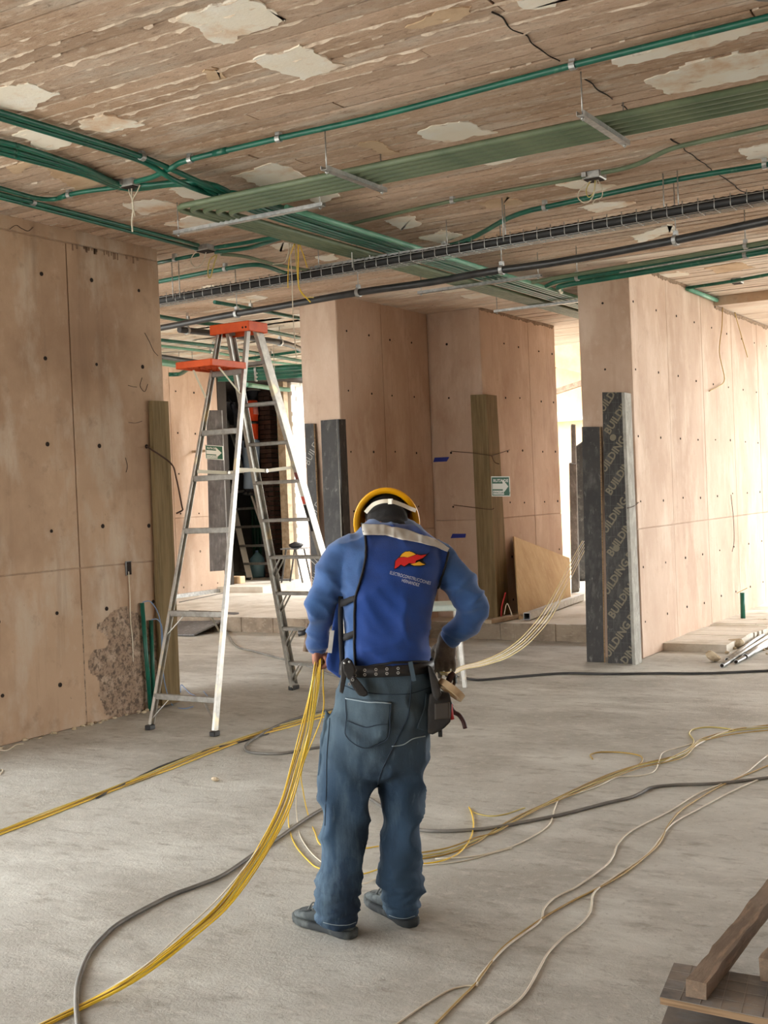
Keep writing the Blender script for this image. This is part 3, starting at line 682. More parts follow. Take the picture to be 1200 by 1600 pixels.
pipe('conduit', 'pale green tube lying along the top of the bright right wall', 'conduit', [at_z(1074, 451, CEIL - .05), at_z(1130, 473, CEIL - .05)], .024, M_PALEGREEN)
pipe('conduit', 'dark green conduit with small box near top right of the bright wall', 'conduit', [at_z(1073, 450, ZC), at_z(1140, 440, ZC), at_z(1152, 438, ZC), at_z(1290, 412, ZC)], .017, g)
# far runs seen past the ladder
def far(lab, pts, r, m, z=3.6): pipe('conduit', lab, 'conduit', [at_z(x, y, z) for x, y in pts], r, m, n=8, clamps=[at_z(*pts[1], z)])
far('dark green conduit far left, emerging behind the left wall above the black pipe', [(225, 490), (294, 502), (345, 508), (400, 514), (474, 529)], .022, g)
far('dark green conduit crossing behind the black pipe above the ladder cap', [(335, 472), (392, 482), (478, 499)], .02, g)
far('dark green conduit behind the ladder, third from the far ceiling edge', [(230, 529), (334, 541), (419, 555), (476, 565)], .022, g)
far('thin green conduit behind the ladder, second from the far ceiling edge', [(230, 538), (329, 550), (400, 562), (476, 572)], .018, M_PALEGREEN)
far('green conduit running between the far ceiling box and column', [(382, 561), (424, 555), (474, 548)], .02, g)
pipe('black_pipe', 'black pipe far behind the ladder with a bracket on it', 'pipe', [at_z(280, 515, 3.5), at_z(334, 521, 3.5), at_z(438, 535, 3.5), at_z(478, 549, 3.5)], .035, M_BLACKM, clamps=[at_z(294, 516, 3.5), at_z(436, 535, 3.5)])
pipe('black_pipe', 'black pipe far left just above the pale wall', 'pipe', [at_z(230, 554, 3.5), at_z(305, 565, 3.5), at_z(345, 571, 3.5)], .03, M_BLACKM)
far('green flexible conduit hanging down over the top of the pale wall', [(318, 566), (301, 571), (284, 583), (274, 585), (264, 585)], .03, g, 3.45)
far('wide pale green conduit along the top edge of the pale wall', [(225, 562), (280, 570), (305, 573)], .045, M_PALEGREEN, 3.5)
for k in range(3):
    far('%s of three thick green conduits above the white brick wall' % ('top', 'middle', 'bottom')[k], [(340, 590 + k * 5 - 8), (400, 584 + k * 6 - 6), (478, 573 + k * 6)], .045, g, 3.45)
far('thin pale pipe crossing above the white brick wall', [(385, 601), (430, 607), (452, 609)], .03, M_PALEGREEN, 3.1)
# dark lamp housing cut by the top right corner
c = at_z(1216, -22, 3.45); t = thing('lamp_housing', 'dark round housing cut off by the top right corner', 'lamp', c)
obj('housing', MB().tube([c - RGT * .02 + FWD * -.05 + UP * .2, c], [.12, .125], 20).ell(c, (.125, .125, .03), 20, 6), M_BLACK, t)
obj('stem', MB().tube([c + UP * .1, c + UP * .3], .02, 8), M_BLACK, t)
# hanging cords from the boxes
def cord(name, label, pts, r, m, cat='wire', group=None, n=6, sub=5):
    P = smooth_path(pts, sub); o = obj(name, MB().tube(P, r, n), m, base=P[0]); tag(o, label, cat, group); return o
def hz(px, py, ref): return at_y(px, py, ref.y)
cord('wire', 'white twisted cord hanging lowest from the ceiling box at upper left', [hz(206, 287, b1), hz(206, 305, b1), hz(208, 325, b1), hz(206, 345, b1), hz(207, 362, b1)], .005, M_WHT)
cord('wire', 'white cord forking left under the ceiling box at upper left', [hz(201, 287, b1), hz(202, 300, b1), hz(208, 318, b1), hz(207, 340, b1)], .004, M_WHT)
cord('wire', 'white cord forking right under the ceiling box at upper left', [hz(219, 289, b1), hz(214, 300, b1), hz(207, 315, b1), hz(211, 338, b1)], .004, M_WHT)
cord('wire', 'white wire loop under the left-wall ceiling box', [hz(318, 391, b2), hz(305, 395, b2), hz(298, 408, b2), hz(306, 418, b2), hz(316, 412, b2), hz(322, 394, b2)], .004, M_WHT)
cord('wire', 'yellow wire loop under the left-wall ceiling box', [hz(337, 398, b2), hz(327, 408, b2), hz(325, 430, b2), hz(329, 433, b2), hz(333, 418, b2), hz(339, 398, b2)], .005, M_YELP)
cord('wire', 'white wire ring under the box on the olive conduit', [hz(928, 279, b3), hz(908, 295, b3), hz(903, 308, b3), hz(914, 317, b3), hz(926, 308, b3), hz(933, 280, b3)], .004, M_WHT)
cord('wire', 'yellowish wire loop under the box on the olive conduit', [hz(924, 280, b3), hz(916, 297, b3), hz(920, 308, b3), hz(928, 300, b3), hz(930, 280, b3)], .0035, M_YELP)
cord('wire', 'short white wire end under the box on the olive conduit', [hz(934, 280, b3), hz(941, 296, b3), hz(940, 308, b3), hz(930, 312, b3), hz(925, 320, b3)], .0035, M_WHT)
ref = Vector((0, 7.75, 0))
for k, (pts, m_, lab) in enumerate((
    ([(456, 381), (454, 400), (456, 430), (457, 470), (459, 510), (463, 560)], M_WHT, 'longest white wire hanging from the conduit bundle past the black pipe'),
    ([(461, 380), (463, 410), (466, 440), (473, 462), (490, 465)], M_YELP, 'pale wire with a hooked end hanging from the conduit bundle'),
    ([(466, 381), (466, 405), (466, 440), (470, 455), (485, 472)], M_YEL, 'thick yellow wire hanging from the conduit bundle'),
    ([(452, 380), (450, 398), (444, 410), (426, 413)], M_WHT, 'short white wire curling left below the conduit bundle'),
    ([(460, 381), (452, 405), (450, 430), (450, 450)], M_YEL, 'thin yellow wire left of the thick one below the bundle'),
    ([(468, 382), (474, 398), (480, 418)], M_YEL, 'short yellow wire end pointing right below the bundle'))):
    cord('wire', lab, [at_y(x, y, 7.75) for x, y in pts], .0055 if k in (2,) else .004, m_)
rx = WRX + .03
cord('wire', 'thin dark wire hanging down the bright right wall in a bow', [at_x(x, y, rx) for x, y in ((1129, 478), (1128, 510), (1124, 550), (1132, 592), (1122, 604), (1108, 611))], .006, M_OCH)
cord('wire', 'thin wire slanting down the bright right wall from the small box', [at_x(x, y, rx) for x, y in ((1150, 447), (1147, 480), (1157, 520), (1168, 558))], .006, M_OCH)
cord('wire', 'thin wire bent in an elbow on the lower part of the bright wall', [at_x(x, y, rx) for x, y in ((1142, 773), (1146, 810), (1147, 845), (1144, 862))], .004, M_WIRE_R)
cord('wire', 'white wire hanging down the inner corner beside the right column', [at_y(x, y, 12.5) for x, y in ((676, 490), (665, 505), (662, 530), (671, 570), (672, 610), (684, 628), (700, 642), (709, 641))], .007, M_WHT)

# ------------------------------------------------------------------ the big stepladder
lt = thing('stepladder', 'tall aluminium stepladder with orange top cap beside the brown wall', 'ladder', (-5.7, 7.4, 0))
A0, B0, C0, D0 = Vector((-6.03, 6.52, 0)), Vector((-5.40, 6.50, 0)), Vector((-6.06, 8.34, 0)), Vector((-5.36, 8.36, 0))
A1, B1, C1, D1 = Vector((-5.84, 7.27, 2.92)), Vector((-5.55, 7.27, 2.92)), Vector((-5.84, 7.39, 2.92)), Vector((-5.55, 7.39, 2.92))
def rail(a, b, web, fl, side):
    """a channel: web facing outwards (side), flanges inwards."""
    d = (b - a).normalized(); x = Vector((side, 0, 0)); x = (x - d * x.dot(d)).normalized(); w = d.cross(x)
    mb = MB(); mb.bar(a, b, .003, web, up=w) if False else None
    def bb(off_x, off_w, sx, sw):
        rot = Matrix((x, d, w)).transposed(); mb.box((a + b) / 2 + x * off_x + w * off_w, (sx, (b - a).length, sw), rot)
    bb(0, 0, .003, web); bb(-fl / 2, web / 2, fl, .003); bb(-fl / 2, -web / 2, fl, .003); return mb
for a, b, web, fl, sd in ((A0, A1, .04, .022, -1), (B0, B1, .04, .022, 1), (C0, C1, .08, .03, -1), (D0, D1, .08, .03, 1)):
    r_ = obj('rail', rail(a + (b - a) * .012, b, web, fl, sd), M_ALU, lt)
    obj('foot', MB().box(a + Vector((-sd * .008, 0, .018)), (.05, web + .025, .036), bev=.006), M_BLACK, r_)
for k in range(9):
    z = .25 + k * .304; f = z / 2.92; a = C0.lerp(C1, f); b = D0.lerp(D1, f)
    tr = obj('tread', MB().box((a + b) / 2, ((b - a).length - .01, .085, .004)).box((a + b) / 2 + Vector((0, -.041, -.012)), ((b - a).length - .01, .003, .026)).box((a + b) / 2 + Vector((0, .041, -.012)), ((b - a).length - .01, .003, .026)), M_ALUD, lt)
    if k < 4:
        for (p, q, s_) in ((a, C0, 1), (b, D0, -1)):
            f2 = max(.02, f - .06); p2 = (C0 if s_ > 0 else D0).lerp(C1 if s_ > 0 else D1, f2)
            for yy in (-.03, .03): obj('tread_brace', MB().bar(p + Vector((s_ * .14, yy, -.01)), p2 + Vector((s_ * .006, yy, 0)), .016, .003), M_ALU, lt)
for z in (.235, .82, 1.415, 1.80, 2.14, 2.585):
    f = z / 2.92; a = A0.lerp(A1, f); b = B0.lerp(B1, f)
    obj('rear_rung', MB().box((a + b) / 2, ((b - a).length - .004, .028, .042), bev=.003), M_ALUD, lt)
    if z < .9:
        for p, f3, s_, P0, P1 in ((a, f - .055, 1, A0, A1), (b, f - .055, -1, B0, B1)):
            obj('rung_brace', MB().bar(p + Vector((s_ * .13, 0, -.02)), P0.lerp(P1, f3) + Vector((s_ * .006, 0, 0)), .016, .003), M_ALU, lt)
for P0, P1, Q0, Q1, s_ in ((A0, A1, C0, C1, 1), (B0, B1, D0, D1, -1)):
    a = P0.lerp(P1, .635) + Vector((s_ * .03, 0, 0)); b = Q0.lerp(Q1, .64) + Vector((s_ * .03, 0, 0)); m_ = (a + b) / 2 + Vector((0, 0, -.02))
    sp = obj('spreader', MB().bar(a, m_, .004, .026).bar(m_, b, .004, .026), M_CREAM if False else mat('spreader_white', rgb(222, 218, 196), .5), lt)
    obj('spreader_hinge', MB().tube([m_ - Vector((.012, 0, 0)), m_ + Vector((.012, 0, 0))], .016, 8), M_ALU, sp)
cm = MB()
cm.box((-5.695, 7.33, 2.955), (.375, .235, .018), bev=.005)
for dy in (-.113, .113): cm.box((-5.695, 7.33 + dy, 2.925), (.375, .012, .075), bev=.004)
for dx in (-.182, .182): cm.box((-5.695 + dx, 7.33, 2.925), (.012, .23, .075), bev=.004)
cap = obj('top_cap', cm, M_ORANGE, lt)
obj('cap_slot', MB().box((-5.695, 7.215, 2.93), (.004, .003, .07)), M_HOLE, cap)
for dx in (.13, .16): obj('rivet', MB().tube([(-5.695 + dx, 7.216, 2.915), (-5.695 + dx, 7.208, 2.915)], .008, 8), M_HOLE, cap)
pm = MB(); pc = Vector((-5.70, 6.99, 2.645))
pm.box(pc, (.33, .40, .012), bev=.004)
for dy in (-.2, .2): pm.box(pc + Vector((0, dy, -.02)), (.33, .012, .05), bev=.004)
for dx in (-.165, .165): pm.box(pc + Vector((dx, 0, -.02)), (.012, .40, .05), bev=.004)
for q in range(-2, 3): pm.box(pc + Vector((q * .055, 0, -.02)), (.006, .39, .028)); pm.box(pc + Vector((0, q * .07, -.02)), (.32, .006, .028))
sh = obj('pail_shelf', pm, M_ORANGE, lt)
for s_ in (-1, 1): obj('shelf_arm', MB().bar(pc + Vector((s_ * .12, -.06, -.045)), A0.lerp(A1, .82) + Vector((0 if s_ < 0 else .34, 0, 0)), .016, .004), mat('spreader_white', rgb(222, 218, 196), .5), lt)
# warning sticker on the step side rail
dD = (D1 - D0).normalized(); wx = Vector((1, 0, 0)); wx = (wx - dD * wx.dot(dD)).normalized(); ww = dD.cross(wx)
def sticker(f0, f1, m_, name):
    a = D0.lerp(D1, f0); b = D0.lerp(D1, f1)
    mb = MB(); c = (a + b) / 2; mb.box(c + ww * -.0425 + wx * -.013, (.024, (b - a).length, .0015), Matrix((wx, dD, ww)).transposed())
    mb.box(c + wx * .0025, (.0015, (b - a).length, .06), Matrix((wx, dD, ww)).transposed()); obj(name, mb, m_, lt)
M_STR = mat('sticker_red', rgb(206, 84, 66), .5)
for s_, m_ in ((-.0425, 1), (.0425, 1)):
    pass
def sticker2(f0, f1, m_, name, off):
    a = D0.lerp(D1, f0); b = D0.lerp(D1, f1); c = (a + b) / 2
    obj(name, MB().box(c + ww * off + wx * -.014, (.026, (b - a).length, .0016), Matrix((wx, dD, ww)).transposed()).box(c + wx * -.0025 , (.0016, (b - a).length, .062), Matrix((wx, dD, ww)).transposed()), m_, lt)
for off in (-.0425,):
    sticker2(.605, .565, mat('sticker_white', rgb(220, 214, 200), .5), 'sticker', off); sticker2(.565, .545, M_STR, 'sticker', off)
    sticker2(.63, .608, mat('sticker_maroon', rgb(120, 60, 56), .5), 'sticker', off); sticker2(.542, .47, M_BLACK, 'sticker', off)

# ------------------------------------------------------------------ formwork boards stood at the wall corners
def slab_of(corners, t, m, name, label, cat='board', group=None, edge=None):
    """a flat board from its four face corners (top left, top right, bottom right, bottom left) given thickness away from us."""
    P = [Vector(c) for c in corners]; nrm = (P[1] - P[0]).cross(P[3] - P[0]).normalized()
    dq = P[2] - ORG; P[2] = ORG + dq * ((P[0] - ORG).dot(nrm) / dq.dot(nrm))       # keep the face plane
    if nrm.dot(P[0] - ORG) < 0: nrm = -nrm
    o = obj(name, MB().prism(P, nrm * t), m, base=(P[2] + P[3]) / 2); tag(o, label, cat, group)
    return o, P, nrm
def clip_text(parent, txt, size, o, ux, uy, P, m, bold=.0, name='lettering'):
    vs, fs = text_mesh(txt, size, bold); bm = bmesh.new()
    V = [bm.verts.new(Vector(o) + ux * p.x + uy * p.y) for p in vs]
    for f in fs:
        try: bm.faces.new([V[i] for i in f])
        except ValueError: pass
    cen = sum(P, Vector()) / len(P); n_ = (P[1] - P[0]).cross(P[3] - P[0]).normalized()
    for i in range(len(P)):
        a, b = P[i], P[(i + 1) % len(P)]; pn = (b - a).cross(n_).normalized()
        if pn.dot(cen - a) > 0: pn = -pn
        bmesh.ops.bisect_plane(bm, geom=bm.verts[:] + bm.edges[:] + bm.faces[:], plane_co=a, plane_no=pn, clear_outer=True)
    if len(bm.faces) == 0: bm.free(); return
    mb = MB(); bm.verts.index_update(); mb.add([v.co.copy() for v in bm.verts], [[v.index for v in f.verts] for f in bm.faces]); bm.free()
    o_ = obj(name, mb, m, parent, fix=False); return o_
# right wall end
def corner4(tl, tr, br, bl, yt, zb=0.0): return [at_y(*tl, yt), at_y(*tr, yt), at_z(*br, zb), at_z(*bl, zb)]
y0 = WRY - .03
b1o, P, n_ = slab_of(corner4((909, 667), (938, 667), (945, 1036), (917, 1034), y0), .02, M_PLY, 'film_ply_board', 'narrow scuffed black board, left of the printed one at the right wall end')
eo = MB().bar(P[1] - n_ * .002, P[2] - n_ * .002, .012, .006); obj('cut_edge', eo, M_PLYE, b1o)
b2o, P, n_ = slab_of(corner4((941, 613), (974, 613), (992, 1039), (950, 1036), y0), .02, M_PLY, 'film_ply_board', 'tall black board printed with BUILDING PLUS on the right wall end')
obj('cut_edge', MB().bar(P[1] - n_ * .002, P[2] - n_ * .002, .02, .006), M_PLYE, b2o)
uxb = (P[1] - P[0]).normalized(); uyb = (P[0] - P[3]).normalized(); off = -n_ * .0025
gm = MB()
for k in range(1, 4): gm.bar(P[3].lerp(P[2], k / 4) + off * .6, P[0].lerp(P[1], k / 4) + off * .6, .003, .001, up=n_)
for k in range(1, 26): gm.bar(P[3].lerp(P[0], k / 26) + off * .6, P[2].lerp(P[1], k / 26) + off * .6, .003, .001, up=n_)
o = obj('print_grid', gm, M_PRINTG, b2o); o['kind'] = 'stuff'
ca, sa = math.cos(math.radians(56)), math.sin(math.radians(56))
tu = uxb * ca + uyb * sa; tv = -uxb * sa + uyb * ca
W_ = (P[1] - P[0]).length; H_ = (P[0] - P[3]).length
for k in range(-3, 12):
    base = P[3] + uxb * (W_ * .18) + uyb * (-.2 + k * .285) + off
    clip_text(b2o, 'BUILDING PLUS' if k % 2 else 'PLUS   BUILDING PLUS', .098, base - tu * (.1 if k % 2 else .25), tu, tv, P, M_PRINT, .003)
obj('print_dot', MB().tube([P[3].lerp(P[0], .42).lerp(P[2].lerp(P[1], .42), .45) + off, P[3].lerp(P[0], .42).lerp(P[2].lerp(P[1], .42), .45) + off * 1.3], .032, 12), M_PRINT, b2o)
obj('print_dot', MB().tube([P[3].lerp(P[0], .83).lerp(P[2].lerp(P[1], .83), .45) + off, P[3].lerp(P[0], .83).lerp(P[2].lerp(P[1], .83), .45) + off * 1.3], .032, 12), M_PRINT, b2o)
xs = WRX + .045
b3o, P, n_ = slab_of([at_x(976, 613, xs), at_x(986, 615, xs), at_z(1003, 1037, 0), at_z(993, 1039, 0)], .03, M_CEMB, 'timber_board', 'grey cement-dusted board on the bright side of the right wall corner')
# middle column
y0 = C2Y - .03
o, P, n_ = slab_of(corner4((476, 662), (491, 662), (507, 1024), (493, 1024), y0), .02, M_PLY, 'film_ply_board', 'narrow black board with faint printed letters beside the ladder')
obj('cut_edge', MB().bar(P[1] - n_ * .002, P[2] - n_ * .002, .014, .006), M_PLYE, o)
uxb = (P[1] - P[0]).normalized(); uyb = (P[0] - P[3]).normalized(); tu = uxb * .5 + uyb * .866; tv = -uxb * .866 + uyb * .5
for k in range(7): clip_text(o, 'BUILDCOM', .1, P[3] + uxb * .03 + uyb * (.1 + k * .62) - n_ * .003, tu, tv, P, mat('print_pale', rgb(140, 138, 130), .6), .0)
o, P, n_ = slab_of(corner4((501, 657), (527, 655), (541, 1028), (514, 1028), y0), .02, M_PLY, 'film_ply_board', 'scratched black board with pale edge on the middle column corner')
obj('pale_edge', MB().bar(P[1] - n_ * .003, P[2] - n_ * .003, .012, .008), M_CEMB, o)
xs = C2X + .04
slab_of([at_x(529, 655, xs), at_x(540, 655, xs), at_x(556, 1020, xs), at_x(545, 1024, xs)], .02, M_PLY, 'film_ply_board', 'black board on the shaded side of the middle column corner')
o, P, n_ = slab_of([at_y(645, 653, C3Y - .05), at_y(664, 653, C3Y - .05), at_y(674, 985, C3Y - .05), at_y(655, 985, C3Y - .05)], .02, M_PLY, 'film_ply_board', 'dark board in the inner corner behind the yellow helmet')
for q in (0, 1): obj('pale_edge', MB().bar(P[q] - n_ * .003, P[3 - q] - n_ * .003, .012, .008), M_WOODL, o)
# right column: greenish timbers
y0 = C3Y - .05
o, P, n_ = slab_of([at_y(735, 617, y0), at_y(759, 616, y0), at_y(778, 966, y0), at_y(750, 966, y0)], .03, M_WOODG, 'timber_board', 'greenish timber board on the front of the signposted column corner')
xs = C3X + .045
slab_of([at_x(760, 616, xs), at_x(776, 618, xs), at_x(796, 962, xs), at_x(780, 966, xs)], .03, M_WOODG, 'timber_board', 'greenish timber board on the side of the signposted column corner')
# left wall
xs = WLX + .05
o, P, n_ = slab_of([at_x(238, 626, xs), at_x(263, 627, xs), at_x(282, 1096, xs), at_x(254, 1103, xs)], .04, M_WOODG, 'timber_board', 'weathered grey-green timber board on the end of the brown left wall')
# tie wires round the timbers
def wr(label, pts, r=.004, m=M_WIRE_R, name='tie_wire', cat='wire'): return cord(name, label, pts, r, m, cat)
wr('rusty tie wire twisted across the timber above the evacuation sign', [at_y(705, 705, y0), at_y(740, 708, y0 - .03), at_y(768, 712, y0 - .05), at_x(772, 711, C3X + .06), at_x(796, 703, C3X + .02)])
wr('rusty tie wire across the timber below the evacuation sign', [at_y(709, 789, y0), at_y(740, 793, y0 - .03), at_y(766, 796, y0 - .04), at_y(772, 794, y0 - .03)])
wr('loose rusty wire tail above the evacuation sign', [at_y(768, 712, y0 - .05), at_y(773, 722, y0 - .06), at_y(780, 725, y0 - .07)])
wr('rusty wire at the corner of the printed black board', [at_x(980, 794, WRX + .09), at_x(990, 791, WRX + .06), at_x(998, 785, WRX + .01)])
wr('bent rusty rod sticking out of the left wall over the timber', [at_x(229, 697, WLX + .01), at_x(236, 702, WLX + .08), at_x(267, 724, WLX + .12), at_x(275, 745, WLX + .12), at_x(284, 790, WLX + .12), at_x(285, 797, WLX + .12), at_x(276, 802, WLX + .12)], .007, name='bent_rod', cat='rod')
# blue tapes on the shaded face of the signposted column
for (pts, lab) in (([(679, 715), (702, 714), (698, 721), (677, 722)], 'upper strip of blue tape on the shaded concrete'), ([(707, 834), (728, 834), (727, 840), (704, 841)], 'lower strip of blue tape on the shaded concrete')):
    P = [at_y(x, y, C3Y - .004) for x, y in pts]; tag(obj('blue_tape', MB().prism(P, (0, .003, 0)), M_TAPEB, base=P[0]), lab, 'tape')
# evacuation signs
def sign(c, u, w, h, label):
    u = Vector(u).normalized(); v = UP; n_ = u.cross(v); c = Vector(c)
    if n_.dot(c - ORG) > 0: n_ = -n_
    t = thing('evacuation_sign', label, 'sign', c)
    Rm = Matrix((u, n_, v)).transposed()
    obj('plate', MB().box(c, (w, .006, h), Rm), M_SIGNW, t)
    obj('green_field', MB().box(c + n_ * .004, (w * .92, .003, h * .9), Rm), M_SIGNG, t)
    f = c + n_ * .007
    # white arrow
    ar = [(-.43, -.14), (.12, -.14), (.12, -.36), (.42, .0), (.12, .36), (.12, .14), (-.43, .14)]
    obj('arrow', MB().prism([f + u * (x * w) + v * (y * h) for x, y in ar], -n_ * .002), M_SIGNW, t)
    tb_ = MB(); text_on(tb_, 'RUTA DE', h * .2, f + u * (-.38 * w) + v * (.22 * h), u, v, bold=.0012); obj('lettering', tb_, M_SIGNW, t, fix=False)
    obj('white_band', MB().box(f + u * (-.12 * w) - v * (.31 * h) - n_ * .002, (w * .60, .003, h * .2), Rm), M_SIGNW, t)
    tb_ = MB(); text_on(tb_, 'EVACUACI\u00d3N', h * .145, f + u * (-.40 * w) - v * (.36 * h) + n_ * .001, u, v, bold=.0006); obj('lettering', tb_, M_SIGNG, t, fix=False)
a = at_y(768, 760, C3Y - .056); b = at_y(797, 760, C3Y - .056)
sign((a + b) / 2, b - a, (b - a).length, .225, 'green and white evacuation arrow sign on the right column timber')
a = at_y(321, 706, 14.494); b = at_y(349, 708, 14.494)
sign((a + b) / 2, b - a, (b - a).length, .215, 'green and white evacuation arrow sign on the grey board behind the ladder')
# grey board by the pale wall
y0 = 14.5
o, P, n_ = slab_of([at_y(322, 641, y0), at_y(346, 641, y0), at_y(356, 891, y0), at_y(328, 893, y0)], .025, M_PLYG, 'film_ply_board', 'worn grey film-faced board with an evacuation sign, behind the ladder')
for q in (.25, .75): c = P[0].lerp(P[3], q); obj('batten', MB().bar(c + Vector((.03, .04, 0)), Vector((WPX, c.y + .04, c.z)), .03, .04), M_WOODL, o)
# boards in the gap beside the right column
y0 = 14.55
slab_of([at_y(889, 724, y0), at_y(900, 726, y0), at_z(904, 925, SLAB), at_z(893, 927, SLAB)], .03, M_PLYG, 'film_ply_board', 'grey dusty board standing in the gap, left of the black one')
slab_of([at_y(892, 664, y0 + .1), at_y(898, 665, y0 + .1), at_z(905, 920, SLAB), at_z(896, 922, SLAB)], .03, M_PLYG, 'film_ply_board', 'taller thin grey board behind the dusty one in the gap')
slab_of([at_y(899, 700, y0 + 1.2), at_y(910, 692, y0 + 1.2), at_z(916, 908, SLAB), at_z(905, 908, SLAB)], .03, M_PLY, 'film_ply_board', 'dark board deepest in the gap beside the right wall')
# plywood sheet leaning on the right column
P = [at_x(803, 838, C3X + .04), at_x(890, 872, C3X + .04), at_z(892, 938, SLAB), at_z(812, 968, SLAB)]
slab_of(P, .015, M_PLYW, 'plywood_sheet', 'pale plywood sheet leaning under the evacuation sign column', 'board')
# square steel tube resting on the step
a = at_z(823, 963, SLAB + .05); b = at_z(908, 933, SLAB + .05)
t = thing('square_steel_tube', 'square galvanised steel tube jutting over the raised slab edge', 'steel tube', a)
d_ = (b - a).normalized(); sd = d_.cross(UP).normalized(); tm = MB()
for o1, w_, h_ in ((sd * .036, .004, .076), (-sd * .036, .004, .076), (UP * .036, .076, .004), (-UP * .036, .076, .004)): tm.bar(a + o1, b + o1, w_, h_)
obj('tube_wall', tm, M_GALV, t); obj('dark_inside', MB().box(a + d_ * .25, (.066, .004, .066), Matrix((sd, d_, UP)).transposed()), M_HOLE, t)
a = at_z(763, 976, SLAB + .0); b = at_z(812, 966, SLAB + .0)
tag(obj('timber_offcut', MB().bar(a + UP * .03, b + UP * .03, .09, .045, bev=.006), M_WOODL, base=a), 'pale timber offcut lying on the step edge by the plywood', 'timber')
cord('wire', 'red and white wire ends sticking up beside the pale offcut', [at_y(783, 973, 12.1), at_y(784, 950, 12.1), at_y(788, 933, 12.1), at_y(790, 926, 12.1)], .009, M_RED)
cord('wire', 'thin pale wire curling beside the red wire end', [at_y(788, 960, 12.1), at_y(792, 943, 12.1), at_y(798, 955, 12.1), at_y(800, 963, 12.1)], .005, M_WHT)
# thin panel ramped onto the slab edge behind the ladder
P = [at_z(296, 953, SLAB + .02), at_z(373, 957, SLAB + .02), at_z(303, 991, .012), at_z(240, 991, .012)]
slab_of(P, .018, M_PLYG, 'panel_ramp', 'thin grey panel ramped from floor to slab behind the ladder', 'board')
# green stubs by the left wall, outlet and its cord
for pts, lab in (([(222, 942), (235, 1100)], 'longer green conduit stub leaning by the brown wall'), ([(236, 969), (240, 1096)], 'shorter green conduit stub leaning by the brown wall')):
    a = at_x(pts[1][0], pts[1][1], WLX + .05); a.z = 0; b = at_x(pts[0][0], pts[0][1], WLX + .025)
    tag(obj('conduit_stub', MB().tube([a, b], .017, 10), M_GREEN, base=a), lab, 'conduit')
p0 = at_x(201, 888, WLX + .004)
t = thing('outlet_box', 'small dark outlet recess in the brown left wall', 'outlet', p0)
obj('recess', MB().box(p0, (.006, .055, .10)), M_HOLE, t)
obj('rim', MB().box(p0 + Vector((.002, -.031, 0)), (.012, .006, .11)).box(p0 + Vector((.002, .0, .053)), (.012, .06, .006)), M_PLYG, t)
cord('wire', 'white cord hanging from the dark wall outlet', [at_x(x, y, WLX + .012) for x, y in ((201, 893), (203, 930), (204, 970), (207, 1000), (208, 1034))], .004, M_WHT)
cord('wire', 'pale blue wire from the longer green stub to the floor', [at_x(223, 941, WLX + .16), at_x(235, 940, WLX + .15), at_x(247, 958, WLX + .13), at_x(252, 985, WLX + .12), at_x(253, 1020, WLX + .12), at_x(257, 1065, WLX + .12), at_z(268, 1100, .01), at_z(285, 1107, .006), at_z(302, 1104, .006)], .004, M_BLUEW)
cord('wire', 'pale blue wire from the shorter green stub looping down', [at_x(237, 968, WLX + .16), at_x(246, 968, WLX + .14), at_x(253, 980, WLX + .13), at_x(254, 1010, WLX + .12)], .004, M_BLUEW)
cord('wire', 'blue wire coil on the floor at the foot of the timber', [at_z(282, 1082, .006), at_z(283, 1070, .03), at_z(289, 1075, .006), at_z(300, 1085, .006), at_z(325, 1091, .006), at_z(318, 1080, .006)], .004, M_BLUEW)
# rough honeycombed concrete low on the left wall
hm = MB(); N = 56
for i in range(N + 1):
    for j in range(N + 1):
        y = 6.42 + .98 * i / N; z = .0 + .86 * j / N
        cxn = (y - 6.98) / .36 + (z - .3) * .35; czn = (z - .30) / .46
        m_ = 1.15 - (cxn ** 2 + czn ** 2) + noise.noise(Vector((y * 6, z * 6, 0))) * .9
        d = max(0, min(1, m_)); h = d * (.006 + .011 * abs(noise.noise(Vector((y * 34, z * 34, 2)))) + .008 * noise.noise(Vector((y * 75, z * 75, 1)))) - (.004 if d <= 0 else 0)
        hm.v.append(Vector((WLX + .003 + h, y, z)))
for i in range(N):
    for j in range(N): hm.f.append((i * (N + 1) + j, (i + 1) * (N + 1) + j, (i + 1) * (N + 1) + j + 1, i * (N + 1) + j + 1)); hm.m.append(0); hm.smooth.append(True)
o = struct('honeycomb_patch', hm, layered('honeycombed_concrete', rgb(160, 138, 118), [(rgb(190, 170, 150), 9, (1, 1, 1), .5, .62, .7), (rgb(92, 80, 70), 26, (1, 1, 1), .48, .60, .85), (rgb(70, 58, 48), 60, (1, 1, 1), .56, .66, .8)], rough=.9, bumps=((50, (1, 1, 1), .6),)), wl)
